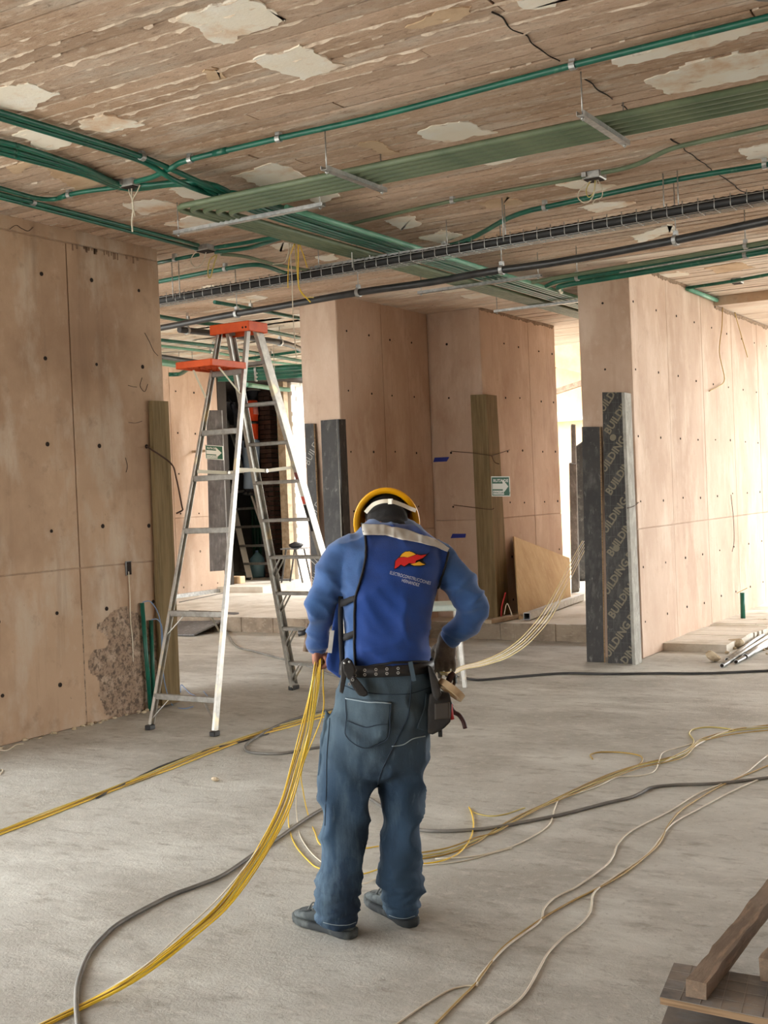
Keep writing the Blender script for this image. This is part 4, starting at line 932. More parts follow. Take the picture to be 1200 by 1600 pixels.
# crumbs along wall foot
cm = MB()
for i in range(70):
    y = R.uniform(5.0, 7.3); x = WLX + abs(R.gauss(.02, .03)); r_ = R.uniform(.006, .02)
    cm.ell((x, y, r_ * .4), (r_, r_ * 1.3, r_ * .6), 6, 4)
o = obj('crumbs', cm, M_RUBBLE); o['kind'] = 'stuff'; tag(o, 'mortar crumbs along the foot of the brown left wall', 'rubble')
cm = MB()
for i in range(160):
    y = R.uniform(11.3, 15); x = WRX + .55 + R.uniform(0, .75) ; r_ = R.uniform(.006, .028)
    cm.ell((x, y, r_ * .4), (r_, r_ * 1.3, r_ * .6), 6, 4)
o = obj('crumbs', cm, M_RUBBLE); o['kind'] = 'stuff'; tag(o, 'mortar crumbs scattered beside the kerb of the bright wall', 'rubble')
def rock(px, py, s_, label):
    c = at_z(px, py, 0); mb = MB(); mb.ell(c + UP * s_ * .4, (s_, s_ * .8, s_ * .55), 9, 6)
    for p in mb.v: 
        q = noise.noise_vector(p * 9); p += q * s_ * .45
    mb.smooth = [False] * len(mb.smooth); mn = min(p.z for p in mb.v)
    for p in mb.v: p.z -= mn
    tag(obj('rubble_chunk', mb, M_RUBBLE, base=c), label, 'rubble')
rock(1148, 1012, .085, 'larger pale rubble chunk by the grey tubes'); rock(1116, 1034, .07, 'yellowish rubble chunk nearest the kerb end'); rock(1190, 978, .08, 'pale rubble chunk far along the grey tubes')
rock(338, 1221, .026, 'small brown lump alone on the bare floor')
# grey tubes lying at the right
for k, (a, b, lab) in enumerate((((1128, 1040), (1215, 986), 'longest grey steel tube lying on the floor at the right'), ((1136, 1031), (1215, 976), 'grey steel tube behind the longest one at the right'), ((1164, 1026), (1215, 994), 'thick short grey tube with dark open end at the right'), ((1150, 1034), (1215, 1000), 'front short grey tube of the pile at the right'))):
    r_ = .028 if k == 2 else .02
    A_, B_ = at_z(*a, r_), at_z(*b, r_)
    o = tag(obj('steel_tube', MB().tube([A_, B_], r_, 10), M_GALV, base=A_), lab, 'steel tube')
    obj('open_end', MB().tube([A_ + (A_ - B_).normalized() * .002, A_], r_ * .8, 10), M_HOLE, o)
a = at_z(1161, 966, .075)
t = thing('conduit_stub', 'green conduit stub standing up at the foot of the bright wall', 'conduit', a)
obj('tube', MB().tube([a, at_y(1160, 926, a.y)], .027, 10), M_GREEN, t); q = at_y(1160, 924, a.y)
obj('bent_tab', MB().bar(q + Vector((-.06, 0, -.02)), q + Vector((.06, 0, .04)), .03, .006), M_YELP, t)
a = at_z(1178, 972, .03); b = at_z(1260, 955, .03)
tag(obj('timber_plank', MB().bar(a, b + Vector((0, 1, 0)), .12, .06), M_FORM, base=a), 'orange-tinted plank at the foot of the bright wall, right edge', 'timber')
# lumber at the bottom right
P = [at_z(1053, 1505, .14), at_z(1290, 1525, .14), at_z(1290, 1605, .14), at_z(1032, 1556, .14)]
def sheet(P, t, label, z_):
    P = [Vector(p) for p in P]
    o = obj('film_ply_sheet', MB().prism([p - UP * .002 for p in P], -UP * t), M_PLYE, base=(P[0] + P[2]) / 2); tag(o, label, 'board')
    obj('film_face', MB().prism(P, -UP * .0022), M_PLYG2, o); return o
M_PLYG2 = layered('film_face_dusty', rgb(98, 96, 94), [(rgb(140, 126, 112), 2.2, (1, 1, 1), .45, .62, .8), (rgb(128, 128, 128), 9, (1, 2, 1), .5, .64, .6), (rgb(70, 70, 72), 4, (1, 1, 1), .58, .66, .7)], rough=.5)
P1_ = [at_z(1053, 1504, .09), at_z(1330, 1548, .09), at_z(1330, 1618, .09), at_z(1031, 1557, .09)]
s1 = sheet(P1_, .021, 'dusty black film-faced sheet under the timber beams, bottom right', .09)
ux_ = (P1_[2] - P1_[3]).normalized(); uy_ = (P1_[0] - P1_[3]).normalized()
gm = MB()
for k in range(1, 9): gm.bar(P1_[3].lerp(P1_[2], k / 9) + UP * .0008, P1_[0].lerp(P1_[1], k / 9) + UP * .0008, .002, .0008)
for k in range(1, 4): gm.bar(P1_[3].lerp(P1_[0], k / 4) + UP * .0008, P1_[2].lerp(P1_[1], k / 4) + UP * .0008, .002, .0008)
o = obj('print_grid', gm, M_PRINTG2 if 'M_PRINTG2' in globals() else mat('film_print_pale', rgb(132, 126, 118), .6), s1); o['kind'] = 'stuff'
tb_ = MB(); text_on(tb_, 'BUILDING PLUS', .10, P1_[3].lerp(P1_[0], .25) + ux_ * .36 + UP * .0012, ux_ * .96 + uy_ * .28, -ux_ * .28 + uy_ * .96, bold=.003); obj('lettering', tb_, mat('film_print_pale', rgb(132, 126, 118), .6), s1, fix=False)
P2_ = [at_z(1046, 1566, .022), at_z(1330, 1600, .022), at_z(1330, 1700, .022), at_z(1000, 1690, .022)]
sheet(P2_, .02, 'lower grey film-faced sheet on the floor at the bottom right edge', .02)
tag(obj('timber_bearer', MB().box((P1_[0] + P1_[2]) / 2 + Vector((.1, .02, -.0695 + .022)), (.09, .3, .045)), M_WOOD, base=(P1_[0] + P1_[2]) / 2), 'short timber bearer hidden between the two film-faced sheets', 'timber')
def beam(a, b, w, h, label, base_z):
    d = (b - a).normalized(); mb = MB(); L = (b - a).length; n = 22; rings = []
    s_ = d.cross(UP).normalized()
    for i in range(n + 1):
        c = a.lerp(b, i / n); j = lambda q: noise.noise(c * 14 + Vector((q, 0, 0))) * .006
        rings.append([c - s_ * (w / 2 + j(1)), c + s_ * (w / 2 + j(2)), c + s_ * (w / 2 + j(3)) + UP * (h + j(4)), c - s_ * (w / 2 + j(5)) + UP * (h + j(6))])
    mb.loft(rings, smooth=False); return tag(obj('timber_beam', mb, M_WOOD, base=a), label, 'timber')
a = at_z(1088, 1560, .092); b = at_z(1240, 1362, .092)
beam(a, b, .062, .05, 'rough square timber beam lying across the film-faced sheet', .09)
a = at_z(1210, 1536, .092); b = at_z(1290, 1420, .092)
beam(a, b, .09, .07, 'second rough timber beam cut by the right edge of the picture', .09)

# ------------------------------------------------------------------ the electrician
D0 = 4.50
VUP = (at_d(600, 700, D0) - at_d(600, 800, D0)).normalized()      # up in the worker's leaning frame
def pd(px, py, dd=0.0): return at_d(px, py, D0 + dd)
def rowring(L, Rr, py, dd, hd, n=32, e=2.4, pyR=None, inset=0.0):
    a = pd(L, py, dd); b = pd(Rr, py if pyR is None else pyR, dd); c = (a + b) / 2; u = (b - a) / 2; hw = u.length - inset; u.normalize(); hd = hd - inset
    out = []
    for j in range(n):
        t = 2 * math.pi * j / n; x, y = math.cos(t), math.sin(t)
        x = math.copysign(abs(x) ** (2 / e), x); y = math.copysign(abs(y) ** (2 / e), y)
        out.append(c + u * (x * hw) + FWD * (y * hd))
    return out
def temp_eval(mb, mods):
    me = mb.mesh('tmp', M_BLACK); o = bpy.data.objects.new('tmp', me); COL.objects.link(o)
    for kind, kw in mods:
        md = o.modifiers.new(kind, kind)
        for k, v in kw.items(): setattr(md, k, v)
    bpy.context.view_layer.update()
    dg = bpy.context.evaluated_depsgraph_get(); m2 = bpy.data.meshes.new_from_object(o.evaluated_get(dg))
    out = MB(); out.v = [v.co.copy() for v in m2.vertices]; out.f = [tuple(p.vertices) for p in m2.polygons]
    out.m = [0] * len(out.f); out.smooth = [True] * len(out.f); nr = [v.normal.copy() for v in m2.vertices]
    bpy.data.objects.remove(o); bpy.data.meshes.remove(me); bpy.data.meshes.remove(m2)
    return out, nr
def fuse(mb, vox, it=4, fac=.5): return temp_eval(mb, [('REMESH', dict(mode='VOXEL', voxel_size=vox)), ('SMOOTH', dict(iterations=it, factor=fac))])
N3 = noise.noise
def folds(mb, nr, fn):
    for i, p in enumerate(mb.v): mb.v[i] = p + nr[i] * fn(p)
    return mb

root = thing('person', 'electrician in yellow hard hat, blue vest and jeans, back turned, pulling wires', 'person', at_z(560, 1455, 0))

def limb(mb, pts, n=18):
    """pts: (px, py, dd, radius)"""
    P = [(pd(a, b, c), r) for a, b, c, r in pts]; path = []; rad = []
    sp = smooth_path([p for p, _ in P], 5)
    for i, p in enumerate(sp):
        t = i / 5; k = min(int(t), len(P) - 2); f = t - k; path.append(p); rad.append(P[k][1] * (1 - f) + P[k + 1][1] * f)
    mb.tube(path, rad, n)
ARM_L = [(566, 850, .06, .062), (549, 864, .05, .072), (529, 888, .03, .067), (511, 920, .01, .064), (503, 948, .0, .056), (500, 978, .035, .046), (497, 1000, .07, .042), (496, 1013, .085, .036)]
ARM_R = [(672, 866, .06, .062), (690, 879, .04, .070), (712, 905, .03, .064), (731, 930, .02, .060), (741, 949, .03, .054), (733, 968, .06, .052), (717, 985, .09, .048), (703, 996, .105, .040)]
TORSO = [(542, 666, 1050, .0, .110), (537, 671, 1030, .0, .135), (538, 670, 1005, .0, .14), (538, 671, 970, .0, .14), (536, 676, 935, .005, .138), (533, 686, 905, .015, .135), (531, 694, 880, .03, .13), (532, 692, 858, .05, .12), (543, 676, 838, .08, .105), (560, 656, 824, .12, .09), (580, 636, 812, .17, .07)]

# shirt: torso and both sleeves, one surface
sm_ = MB()
sm_.loft([rowring(L, Rr, py, dd, hd) for L, Rr, py, dd, hd in TORSO])
limb(sm_, ARM_L); limb(sm_, ARM_R)
shirt_mb, nr = fuse(sm_, .009, 7)
elL, elR, arL = pd(503, 948, 0), pd(741, 949, .03), pd(530, 930, 0)
emb = pd(640, 888, -.09)
def shirt_fold(p):
    q = (p - ORG); x = q.dot(RGT); z = q.z; y = q.dot(FWD)
    a = N3(Vector((x * 5 + z * 9, z * 5 - x * 7, y * 5))) * .006
    b = abs(N3(Vector((x * 9 - z * 4, z * 16 + x * 9, y * 9)))) * -.007
    wL = math.exp(-((p - elL).length / .16) ** 2); wR = math.exp(-((p - elR).length / .16) ** 2)
    rg = lambda v: (1 - abs(N3(v))) ** 4
    c = wL * (rg(Vector((x * 6 - z * 6, y * 5, (z + x * .6) * 15))) - .35) * .015 + wR * (rg(Vector((x * 5 + z * 5, y * 5, (z - x * .7) * 15))) - .35) * .015
    bk = (rg(Vector((x * 5 + z * 5 + 3, y * 3, z * 6 - x * 5))) - .35) * .014 + (rg(Vector((x * 12 + z * 3, y * 3 + 7, z * 10 + x * 3))) - .35) * .008
    bk *= 1 - .92 * math.exp(-((p - emb).length / .13) ** 4)
    return a * .8 + b * .5 + c + bk + N3(p * 40) * .0006
folds(shirt_mb, nr, shirt_fold)
M_SHIRT = mat('blue_jersey', rgb(54, 94, 148), .85, col2=rgb(44, 78, 130), scale=7, sheen=.25, bump=.12, bscale=220)
M_VEST = mat('royal_blue_vest', rgb(10, 62, 140), .82, col2=rgb(8, 50, 118), scale=6, sheen=.2, bump=.12, bscale=260)
shirt = obj('shirt', shirt_mb, M_SHIRT, root, fix=False)
shirt_bvh = BVHTree.FromPolygons([tuple(v) for v in shirt_mb.v], shirt_mb.f)
# cuffs
def cuff(p0, p1, r, name='cuff'):
    a, b = pd(*p0), pd(*p1); obj(name, MB().tube([a, a.lerp(b, .3), a.lerp(b, .7), b], [r, r * 1.06, r * 1.05, r * .97], 18), M_SHIRT, shirt)
cuff((496, 1003, .075), (495.5, 1016, .088), .036); cuff((709, 992, .10), (699, 1000, .11), .040)

def hitpt(bvh, px, py, off, dflt=4.4):
    d = ray(px, py).normalized(); h, n_, _, dist = bvh.ray_cast(ORG, d)
    if h is None: return None
    if n_.dot(d) > 0: n_ = -n_
    n2 = (n_ * .6 - d * .4).normalized()
    return h + n2 * off
def drape(bvh, rows, nu, nv, off, th=.003):
    """a cloth patch lying on the body: rows are ((xL, yL), (xR, yR)) pixel pairs from top to bottom."""
    k = len(rows) - 1; G = []
    for j in range(nv + 1):
        t = j / nv * k; i = min(int(t), k - 1); f = t - i
        l0, r0 = rows[i]; l1, r1 = rows[i + 1]; l = (l0[0] + (l1[0] - l0[0]) * f, l0[1] + (l1[1] - l0[1]) * f); r = (r0[0] + (r1[0] - r0[0]) * f, r0[1] + (r1[1] - r0[1]) * f)
        row = []
        for q in range(nu + 1):
            s_ = q / nu; row.append(hitpt(bvh, l[0] + (r[0] - l[0]) * s_, l[1] + (r[1] - l[1]) * s_, off))
        G.append(row)
    flat = [p for r in G for p in r if p is not None]
    for j in range(nv + 1):
        for q in range(nu + 1):
            if G[j][q] is None:
                best = None
                for dq in range(1, nu + 1):
                    for qq in (q - dq, q + dq):
                        if 0 <= qq <= nu and G[j][qq] is not None: best = G[j][qq]; break
                    if best: break
                if best is None: best = flat[0]
                l, r = None, None; t = j / nv * k; i = min(int(t), k - 1); f = t - i
                l0, r0 = rows[i]; l1, r1 = rows[i + 1]; s_ = q / nu
                px = (l0[0] + (l1[0] - l0[0]) * f) * (1 - s_) + (r0[0] + (r1[0] - r0[0]) * f) * s_; py = (l0[1] + (l1[1] - l0[1]) * f) * (1 - s_) + (r0[1] + (r1[1] - r0[1]) * f) * s_
                D = (best - ORG).dot(RM @ Vector((0, 0, -1))); G[j][q] = at_d(px, py, D + .015)
    mb = MB(); W = nu + 1
    front = [p for r in G for p in r]; back = [p + ray(600, 900).normalized() * th for p in front]; n_ = len(front)
    fs = []
    for j in range(nv):
        for q in range(nu):
            a, b, c, d = j * W + q, j * W + q + 1, (j + 1) * W + q + 1, (j + 1) * W + q
            fs.append((a, d, c, b)); fs.append((a + n_, b + n_, c + n_, d + n_))
    rim = [q for q in range(nu)] ; loop = [q for q in range(W)] + [(j + 1) * W + nu for j in range(nv)] + [nv * W + q for q in range(nu - 1, -1, -1)] + [j * W for j in range(nv - 1, 0, -1)]
    for a, b in zip(loop, loop[1:] + loop[:1]): fs.append((a, b, b + n_, a + n_))
    mb.add(front + back, fs, 0, True); return mb
VROWS = [((566, 819), (648, 821)), ((569, 830), (682, 846)), ((572, 845), (700, 864)), ((572, 870), (695, 886)), ((564, 905), (685, 916)), ((556, 940), (678, 942)), ((555, 985), (670, 985)), ((555, 1015), (671, 1018)), ((556, 1047), (672, 1034))]
vest = obj('vest', drape(shirt_bvh, VROWS, 40, 56, .006, .005), M_VEST, root)
M_PIPING = mat('black_binding', rgb(20, 20, 24), .8)
def runner(bvh, pts, off, r, n=6, sub=6):
    P2 = smooth_path([Vector((x, y, 0)) for x, y in pts], sub); P3 = []
    for p in P2:
        h = hitpt(bvh, p.x, p.y, off)
        if h is not None: P3.append(h)
    return MB().tube(P3, r, n)
obj('binding', runner(shirt_bvh, [l for l, r in VROWS], .010, .0045), M_PIPING, vest)
obj('binding', runner(shirt_bvh, [r for l, r in VROWS[2:6]], .010, .004), M_PIPING, vest)
obj('binding', runner(shirt_bvh, [(556, 1047), (575, 1041), (600, 1037), (640, 1034.5), (671, 1033.5)], .008, .005), M_PIPING, vest)
M_REFL = mat('grey_reflective_tape', rgb(206, 204, 196), .55, col2=rgb(178, 176, 168), scale=9)
band = [((567, 822), (569, 838)), ((600, 823), (602, 839)), ((630, 829), (630, 846)), ((660, 838), (657, 851)), ((685, 848), (680, 857)), ((701, 859), (698, 864))]
bmb = drape(shirt_bvh, band, 6, 60, .013, .004)
for p in bmb.v:
    q = (p - ORG).dot(RGT); p -= FWD * ((1 - abs(N3(Vector((q * 30, p.z * 4, 1))))) ** 3 * .007)
rb = obj('reflective_band', bmb, M_REFL, vest)
# emblem and lettering on the back
def flat_on(bvh, poly, off, m, name, parent):
    P = [hitpt(bvh, x, y, off) for x, y in poly]; P = [p for p in P if p is not None]
    d = ray(640, 880).normalized() * .0012
    bm = bmesh.new(); vs = [bm.verts.new(p) for p in P]; f = bm.faces.new(vs); bmesh.ops.triangulate(bm, faces=[f])
    bm.verts.index_update(); mb = MB(); n_ = len(P); mb.add([v.co.copy() for v in bm.verts] + [v.co + d for v in bm.verts], [[v.index for v in f.verts] for f in bm.faces] + [(i, (i + 1) % n_, (i + 1) % n_ + n_, i + n_) for i in range(n_)]); bm.free()
    return obj(name, mb, m, parent, fix=False)
def dens(poly, k=4): return [(a[0] + (b[0] - a[0]) * i / k, a[1] + (b[1] - a[1]) * i / k) for a, b in zip(poly, poly[1:] + poly[:1]) for i in range(k)]
cs = lambda pts: [(590 + x / 9.23, 840 + y / 9.23) for x, y in pts]
flat_on(shirt_bvh, dens(cs([(232, 475), (246, 355), (300, 300), (345, 245), (400, 212), (460, 207), (520, 232), (560, 258), (612, 262), (690, 250), (735, 226), (700, 275), (650, 318), (640, 345), (685, 390), (660, 412), (600, 425), (510, 425), (455, 400), (385, 438), (330, 415), (290, 445)]), 2), .0145, M_PIPING, 'emblem_outline', vest)
M_EY = mat('emblem_yellow', rgb(236, 178, 40), .7); M_ER = mat('emblem_red', rgb(206, 32, 30), .7)
flat_on(shirt_bvh, dens(cs([(318, 300), (352, 252), (402, 222), (455, 217), (510, 240), (545, 262), (430, 302), (380, 292)]), 2), .0165, M_EY, 'emblem_sun', vest)
flat_on(shirt_bvh, dens(cs([(470, 398), (530, 384), (590, 358), (625, 382), (672, 400), (610, 412), (520, 414)]), 2), .0165, M_EY, 'emblem_sun', vest)
flat_on(shirt_bvh, dens(cs([(242, 462), (257, 360), (300, 312), (380, 300), (430, 306), (560, 266), (612, 278), (688, 264), (640, 312), (552, 350), (532, 386), (450, 386), (382, 426), (330, 402), (300, 432)]), 2), .018, M_ER, 'emblem_bolt', vest)
M_LET = mat('vest_lettering', rgb(196, 202, 214), .7)
def letter_px(txt, a, b, h, name):
    vs, fs = text_mesh(txt, 1.0, .0); w = max(v.x for v in vs); ux = Vector(((b[0] - a[0]), (b[1] - a[1]), 0)); L = ux.length; ux /= L; uy = Vector((ux.y, -ux.x, 0))
    cap = max(v.y for v in vs); mb = MB(); P = []
    for v in vs:
        q = Vector((a[0], a[1], 0)) + ux * (v.x / w * L) + uy * (v.y / cap * h); P.append(hitpt(shirt_bvh, q.x, q.y, .0155))
    if any(p is None for p in P): return
    d = ray(640, 900).normalized() * .0008
    mb.add(P, fs); obj(name, mb, M_LET, vest, fix=False)
letter_px('ELECTROCONSTRUCCIONES', (608.5, 898), (669.5, 913.5), 5.0, 'lettering')
letter_px('HERNANDEZ', (627, 909.5), (653, 916.5), 4.6, 'lettering')
# side straps and the front panel seen at the left
for (a, b) in (((531, 944), (556, 935)), ((529, 1001), (556, 989))):
    obj('side_strap', drape(shirt_bvh, [((a[0], a[1] - 5), (b[0], b[1] - 5)), ((a[0], a[1] + 5), (b[0], b[1] + 5))], 10, 2, .011, .004), M_PIPING, vest)
fl_ = [(531, 930), (536, 935), (535, 975), (537, 1020), (538, 1058), (531, 1060), (520, 1052), (511, 1046), (509, 1032), (514, 1014), (517, 994), (521, 965), (526, 940)]
fp = MB(); ring_a = []; ring_b = []
for i, (x, y) in enumerate(fl_):
    bul = .02 * math.sin(y * .07) ; ring_a.append(pd(x, y, -.02 - bul * .5)); ring_b.append(pd(x, y, .03 - bul * .3))
fp.add(ring_a + ring_b, [tuple(range(len(fl_))), tuple(reversed(range(len(fl_), 2 * len(fl_))))] + [(i, (i + 1) % len(fl_), (i + 1) % len(fl_) + len(fl_), i + len(fl_)) for i in range(len(fl_))])
fpo = obj('vest_front', temp_eval(fp, [('REMESH', dict(mode='VOXEL', voxel_size=.006)), ('SMOOTH', dict(iterations=5, factor=.5))])[0], M_VEST, vest, fix=False)
obj('reflective_strip', MB().bar(pd(519, 985, -.045), pd(515, 1020, -.045), .016, .006, up=FWD), M_REFL, fpo)
obj('binding', MB().tube([pd(533, 932, -.03), pd(532, 960, -.04), pd(533, 1000, -.045), pd(536, 1055, -.045)], .010, 6), M_PIPING, fpo)

# jeans: hips and both legs, one surface
HIPS = [(536, 673, 1036, .0, .128), (533, 675, 1052, .0, .134), (531, 675, 1072, .0, .128), (522, 676, 1100, -.005, .138), (508, 673, 1135, -.005, .140), (501, 668, 1170, .0, .132), (502, 660, 1200, .01, .112), (530, 640, 1216, .02, .06)]
LEG_L = [(502, 592, 1180, .0, .105), (500, 587, 1215, .0, .102), (503, 579, 1250, .0, .098), (503, 572, 1285, -.005, .092), (502, 569, 1320, -.01, .09), (500, 569, 1355, -.015, .088), (497, 563, 1388, -.02, .084), (494, 558, 1412, -.03, .080), (497, 557, 1430, -.035, .076), (503, 557, 1442, -.04, .070)]
LEG_R = [(588, 668, 1180, .02, .105), (596, 660, 1215, .03, .098), (602, 657, 1250, .035, .088), (604, 657, 1285, .04, .082), (593, 658, 1320, .045, .084), (591, 656, 1350, .05, .084), (593, 659, 1380, .055, .082), (597, 655, 1405, .06, .074), (602, 651, 1422, .06, .068), (607, 649, 1431, .06, .060)]
jm = MB()
for rows in (HIPS, LEG_L, LEG_R): jm.loft([rowring(*r, e=2.15) for r in rows])
jean_mb, nr = fuse(jm, .009, 8)
zh = {}
def jean_fold(p):
    q = p - ORG; x = q.dot(RGT); z = p.z; y = q.dot(FWD)
    low = max(0, min(1, (.34 - z) / .26)); mid = math.exp(-((z - .5) / .14) ** 2)
    rg = lambda v: (1 - abs(N3(v))) ** 4
    st = ((rg(Vector((x * 5 + z * 3, y * 5, z * 17 + x * 4))) - .35) * .018 + (rg(Vector((x * 7 - z * 5, y * 7 + 4, z * 26 - x * 6))) - .35) * .012) * low * (1 if z > .06 else .4)
    dg = (1 - abs(N3(Vector((x * 6 + z * 5, z * 4 - x * 4, y * 6))))) ** 3 * .024 - .008
    seat = math.exp(-((z - .78) / .10) ** 2) * math.sin((z + x * .7) * 60 + N3(p * 6) * 3) * .003
    return st + dg * (.6 + .8 * mid) + seat + N3(p * 24) * .0015
folds(jean_mb, nr, jean_fold)
M_JEAN = layered('worn_denim', rgb(50, 72, 94), [(rgb(28, 42, 60), 2.4, (1.6, 1.6, .7), .42, .60, .85), (rgb(92, 114, 130), 3.4, (2.4, 2.4, .5), .52, .68, .7), (rgb(120, 142, 158), 14, (2, 2, .5), .62, .75, .35), (rgb(30, 50, 76), 40, (3, 3, .6), .6, .72, .4)], rough=.9, bumps=((180, (1, 1, .6), .12), (26, (1, 1, .8), .12)))
# wear: the seat and hips of these trousers are bleached to a greyer tone (belongs to the cloth)
_n = M_JEAN.node_tree.nodes; _l = M_JEAN.node_tree.links; _b = _n['Principled BSDF']; _src = _b.inputs['Base Color'].links[0].from_socket
_tc2 = _n.new('ShaderNodeTexCoord'); _sx = _n.new('ShaderNodeSeparateXYZ'); _l.new(_tc2.outputs['Object'], _sx.inputs[0])
_mr = _n.new('ShaderNodeMapRange'); _mr.inputs[1].default_value = .55; _mr.inputs[2].default_value = .85; _mr.inputs[4].default_value = .5; _l.new(_sx.outputs['Z'], _mr.inputs[0])
_mx = _n.new('ShaderNodeMixRGB'); _mx.inputs[2].default_value = rgb(84, 98, 102); _l.new(_mr.outputs[0], _mx.inputs[0]); _l.new(_src, _mx.inputs[1]); _l.new(_mx.outputs[0], _b.inputs['Base Color'])
jeans = obj('jeans', jean_mb, M_JEAN, root, fix=False)
jb = BVHTree.FromPolygons([tuple(v) for v in jean_mb.v], jean_mb.f)
M_ST = mat('denim_stitch', rgb(40, 54, 70), .9); M_STL = mat('denim_pale_edge', rgb(150, 166, 174), .9)
pk = obj('back_pocket', drape(jb, [((540, 1090), (612, 1097)), ((540, 1104), (611, 1112)), ((541, 1130), (608, 1135)), ((542, 1150), (606, 1153)), ((560, 1164), (590, 1161)), ((570, 1169), (574, 1168))], 16, 20, .006, .006), M_JEAN, jeans)
obj('stitching', runner(jb, [(541, 1092), (575, 1097), (611, 1099)], .010, .0022), M_STL, pk)
obj('stitching', runner(jb, [(544, 1127), (560, 1133), (573, 1136), (588, 1133), (605, 1132)], .010, .0018), M_ST, pk)
obj('stitching', runner(jb, [(541, 1092), (542, 1120), (542, 1149), (571, 1168), (605, 1153), (609, 1120), (611, 1098)], .009, .0018), M_ST, pk)
pk2 = obj('back_pocket', drape(jb, [((664, 1083), (674, 1084)), ((662, 1105), (674, 1106)), ((652, 1132), (670, 1135)), ((650, 1138), (668, 1143))], 6, 10, .006, .006), M_JEAN, jeans)
obj('yoke_seam', runner(jb, [(536, 1070), (560, 1080), (600, 1085), (640, 1084), (672, 1074)], .002, .0016), M_ST, jeans)
obj('seat_seam', runner(jb, [(643, 1055), (641, 1090), (637, 1120), (625, 1145), (610, 1175), (596, 1205), (590, 1226)],   .002, .0018), M_ST, jeans)
obj('side_seam', runner(jb, [(518, 1085), (515, 1130), (511, 1180), (510, 1230), (508, 1290)], .002, .0013), M_ST, jeans)
obj('worn_line', runner(jb, [(612, 1166), (630, 1163), (645, 1154), (664, 1150)], .003, .002), M_STL, jeans)
obj('belt_loop', MB().bar(pd(641, 1034, -.158), pd(647, 1064, -.158), .016, .006, up=FWD), M_JEAN, jeans)
hp = [(509, 1108), (505, 1130), (500, 1165), (496, 1212), (502, 1219), (512, 1218), (516, 1170), (518, 1120)]
fp = MB(); fp.add([pd(x, y, -.05) for x, y in hp] + [pd(x, y, -.0) for x, y in hp], [tuple(range(8)), tuple(reversed(range(8, 16)))] + [(i, (i + 1) % 8, (i + 1) % 8 + 8, i + 8) for i in range(8)])
obj('torn_pocket_flap', temp_eval(fp, [('REMESH', dict(mode='VOXEL', voxel_size=.006)), ('SMOOTH', dict(iterations=4, factor=.5))])[0], M_JEAN, jeans, fix=False)
for hem in ([(505, 1441), (515, 1444), (530, 1446), (545, 1445), (556, 1441)], [(608, 1430), (620, 1434), (634, 1435), (648, 1431)]):
    hm_r = runner(jb, hem, .001, .0012)
    if len(hm_r.v) > 12: obj('frayed_hem', hm_r, M_STL, jeans)
# belt with two rows of eyelets
bel = MB(); ri = [rowring(533, 675, 1034, .0, .140, pyR=1029), rowring(532, 676, 1052, .0, .142, pyR=1045)]
ro = [rowring(530, 678, 1034, .0, .148, pyR=1029), rowring(529, 679, 1052, .0, .150, pyR=1045)]
nn = len(ri[0])
bel.add(ri[0] + ri[1] + ro[0] + ro[1], [f for i in range(nn) for f in ((i, (i + 1) % nn, nn + (i + 1) % nn, nn + i), (2 * nn + i, 3 * nn + i, 3 * nn + (i + 1) % nn, 2 * nn + (i + 1) % nn), (i, 2 * nn + i, 2 * nn + (i + 1) % nn, (i + 1) % nn), (nn + i, nn + (i + 1) % nn, 3 * nn + (i + 1) % nn, 3 * nn + i))], 0, True)
M_LEA = mat('black_leather', rgb(26, 25, 26), .5, col2=rgb(38, 36, 36), scale=30)
belt = obj('belt', bel, M_LEA, root)
bb_ = BVHTree.FromPolygons([tuple(v) for v in bel.v], bel.f)
for x in (555, 570, 587.5, 604.5, 622):
    for dy in (0, 7):
        h = hitpt(bb_, x, 1048 + dy - (x - 555) * .055, .001)
        if h is not None: obj('eyelet', MB().ring(h, FWD, .0028, .0058, .004, 10), M_GALV, belt)

# body under the clothes: head, neck, trunk, limbs and the bare left hand, one surface
cax = (FWD * .93 + UP * .30).normalized(); vax = (UP * .95 - FWD * .31).normalized(); fax = (-UP * .93 + FWD * .33).normalized()
HC = pd(604, 812, .30)
bm_ = MB()
bm_.loft([rowring(L, Rr, py, dd, hd, inset=.016) for L, Rr, py, dd, hd in TORSO])
bm_.loft([rowring(*r, e=2.15, inset=.022) for r in HIPS])
bm_.loft([rowring(*r, e=2.15, inset=.022) for r in LEG_L]); bm_.loft([rowring(*r, e=2.15, inset=.022) for r in LEG_R])
limb(bm_, [(a, b, c, r - .014) for a, b, c, r in ARM_L]); limb(bm_, [(a, b, c, r - .014) for a, b, c, r in ARM_R])
bm_.tube([pd(606, 836, .10), pd(605, 822, .19), HC], [.062, .058, .06], 16)
rotH = Matrix((RGT, fax, cax)).transposed()
bm_.ell(HC, (.076, .098, .112), 20, 14, rot=rotH)
bm_.ell(HC + fax * .055 - cax * .06, (.05, .05, .05), 14, 10, rot=rotH)                       # jaw
bm_.ell(HC + fax * .102 - cax * .015, (.015, .02, .026), 10, 8, rot=rotH)                      # nose
for s_ in (-1, 1):
    bm_.ell(HC + RGT * (s_ * .078) - cax * .01, (.009, .02, .032), 8, 6, rot=rotH)               # ears
    bm_.ell(HC + RGT * (s_ * .03) + fax * .088 + cax * .018, (.013, .012, .009), 8, 6, rot=rotH)  # eyes
bm_.ell(HC + fax * .092 - cax * .058, (.024, .01, .008), 8, 6, rot=rotH)                       # mouth
wL = pd(496, 1010, .085); hd_ = (-UP + RGT * -.07).normalized()
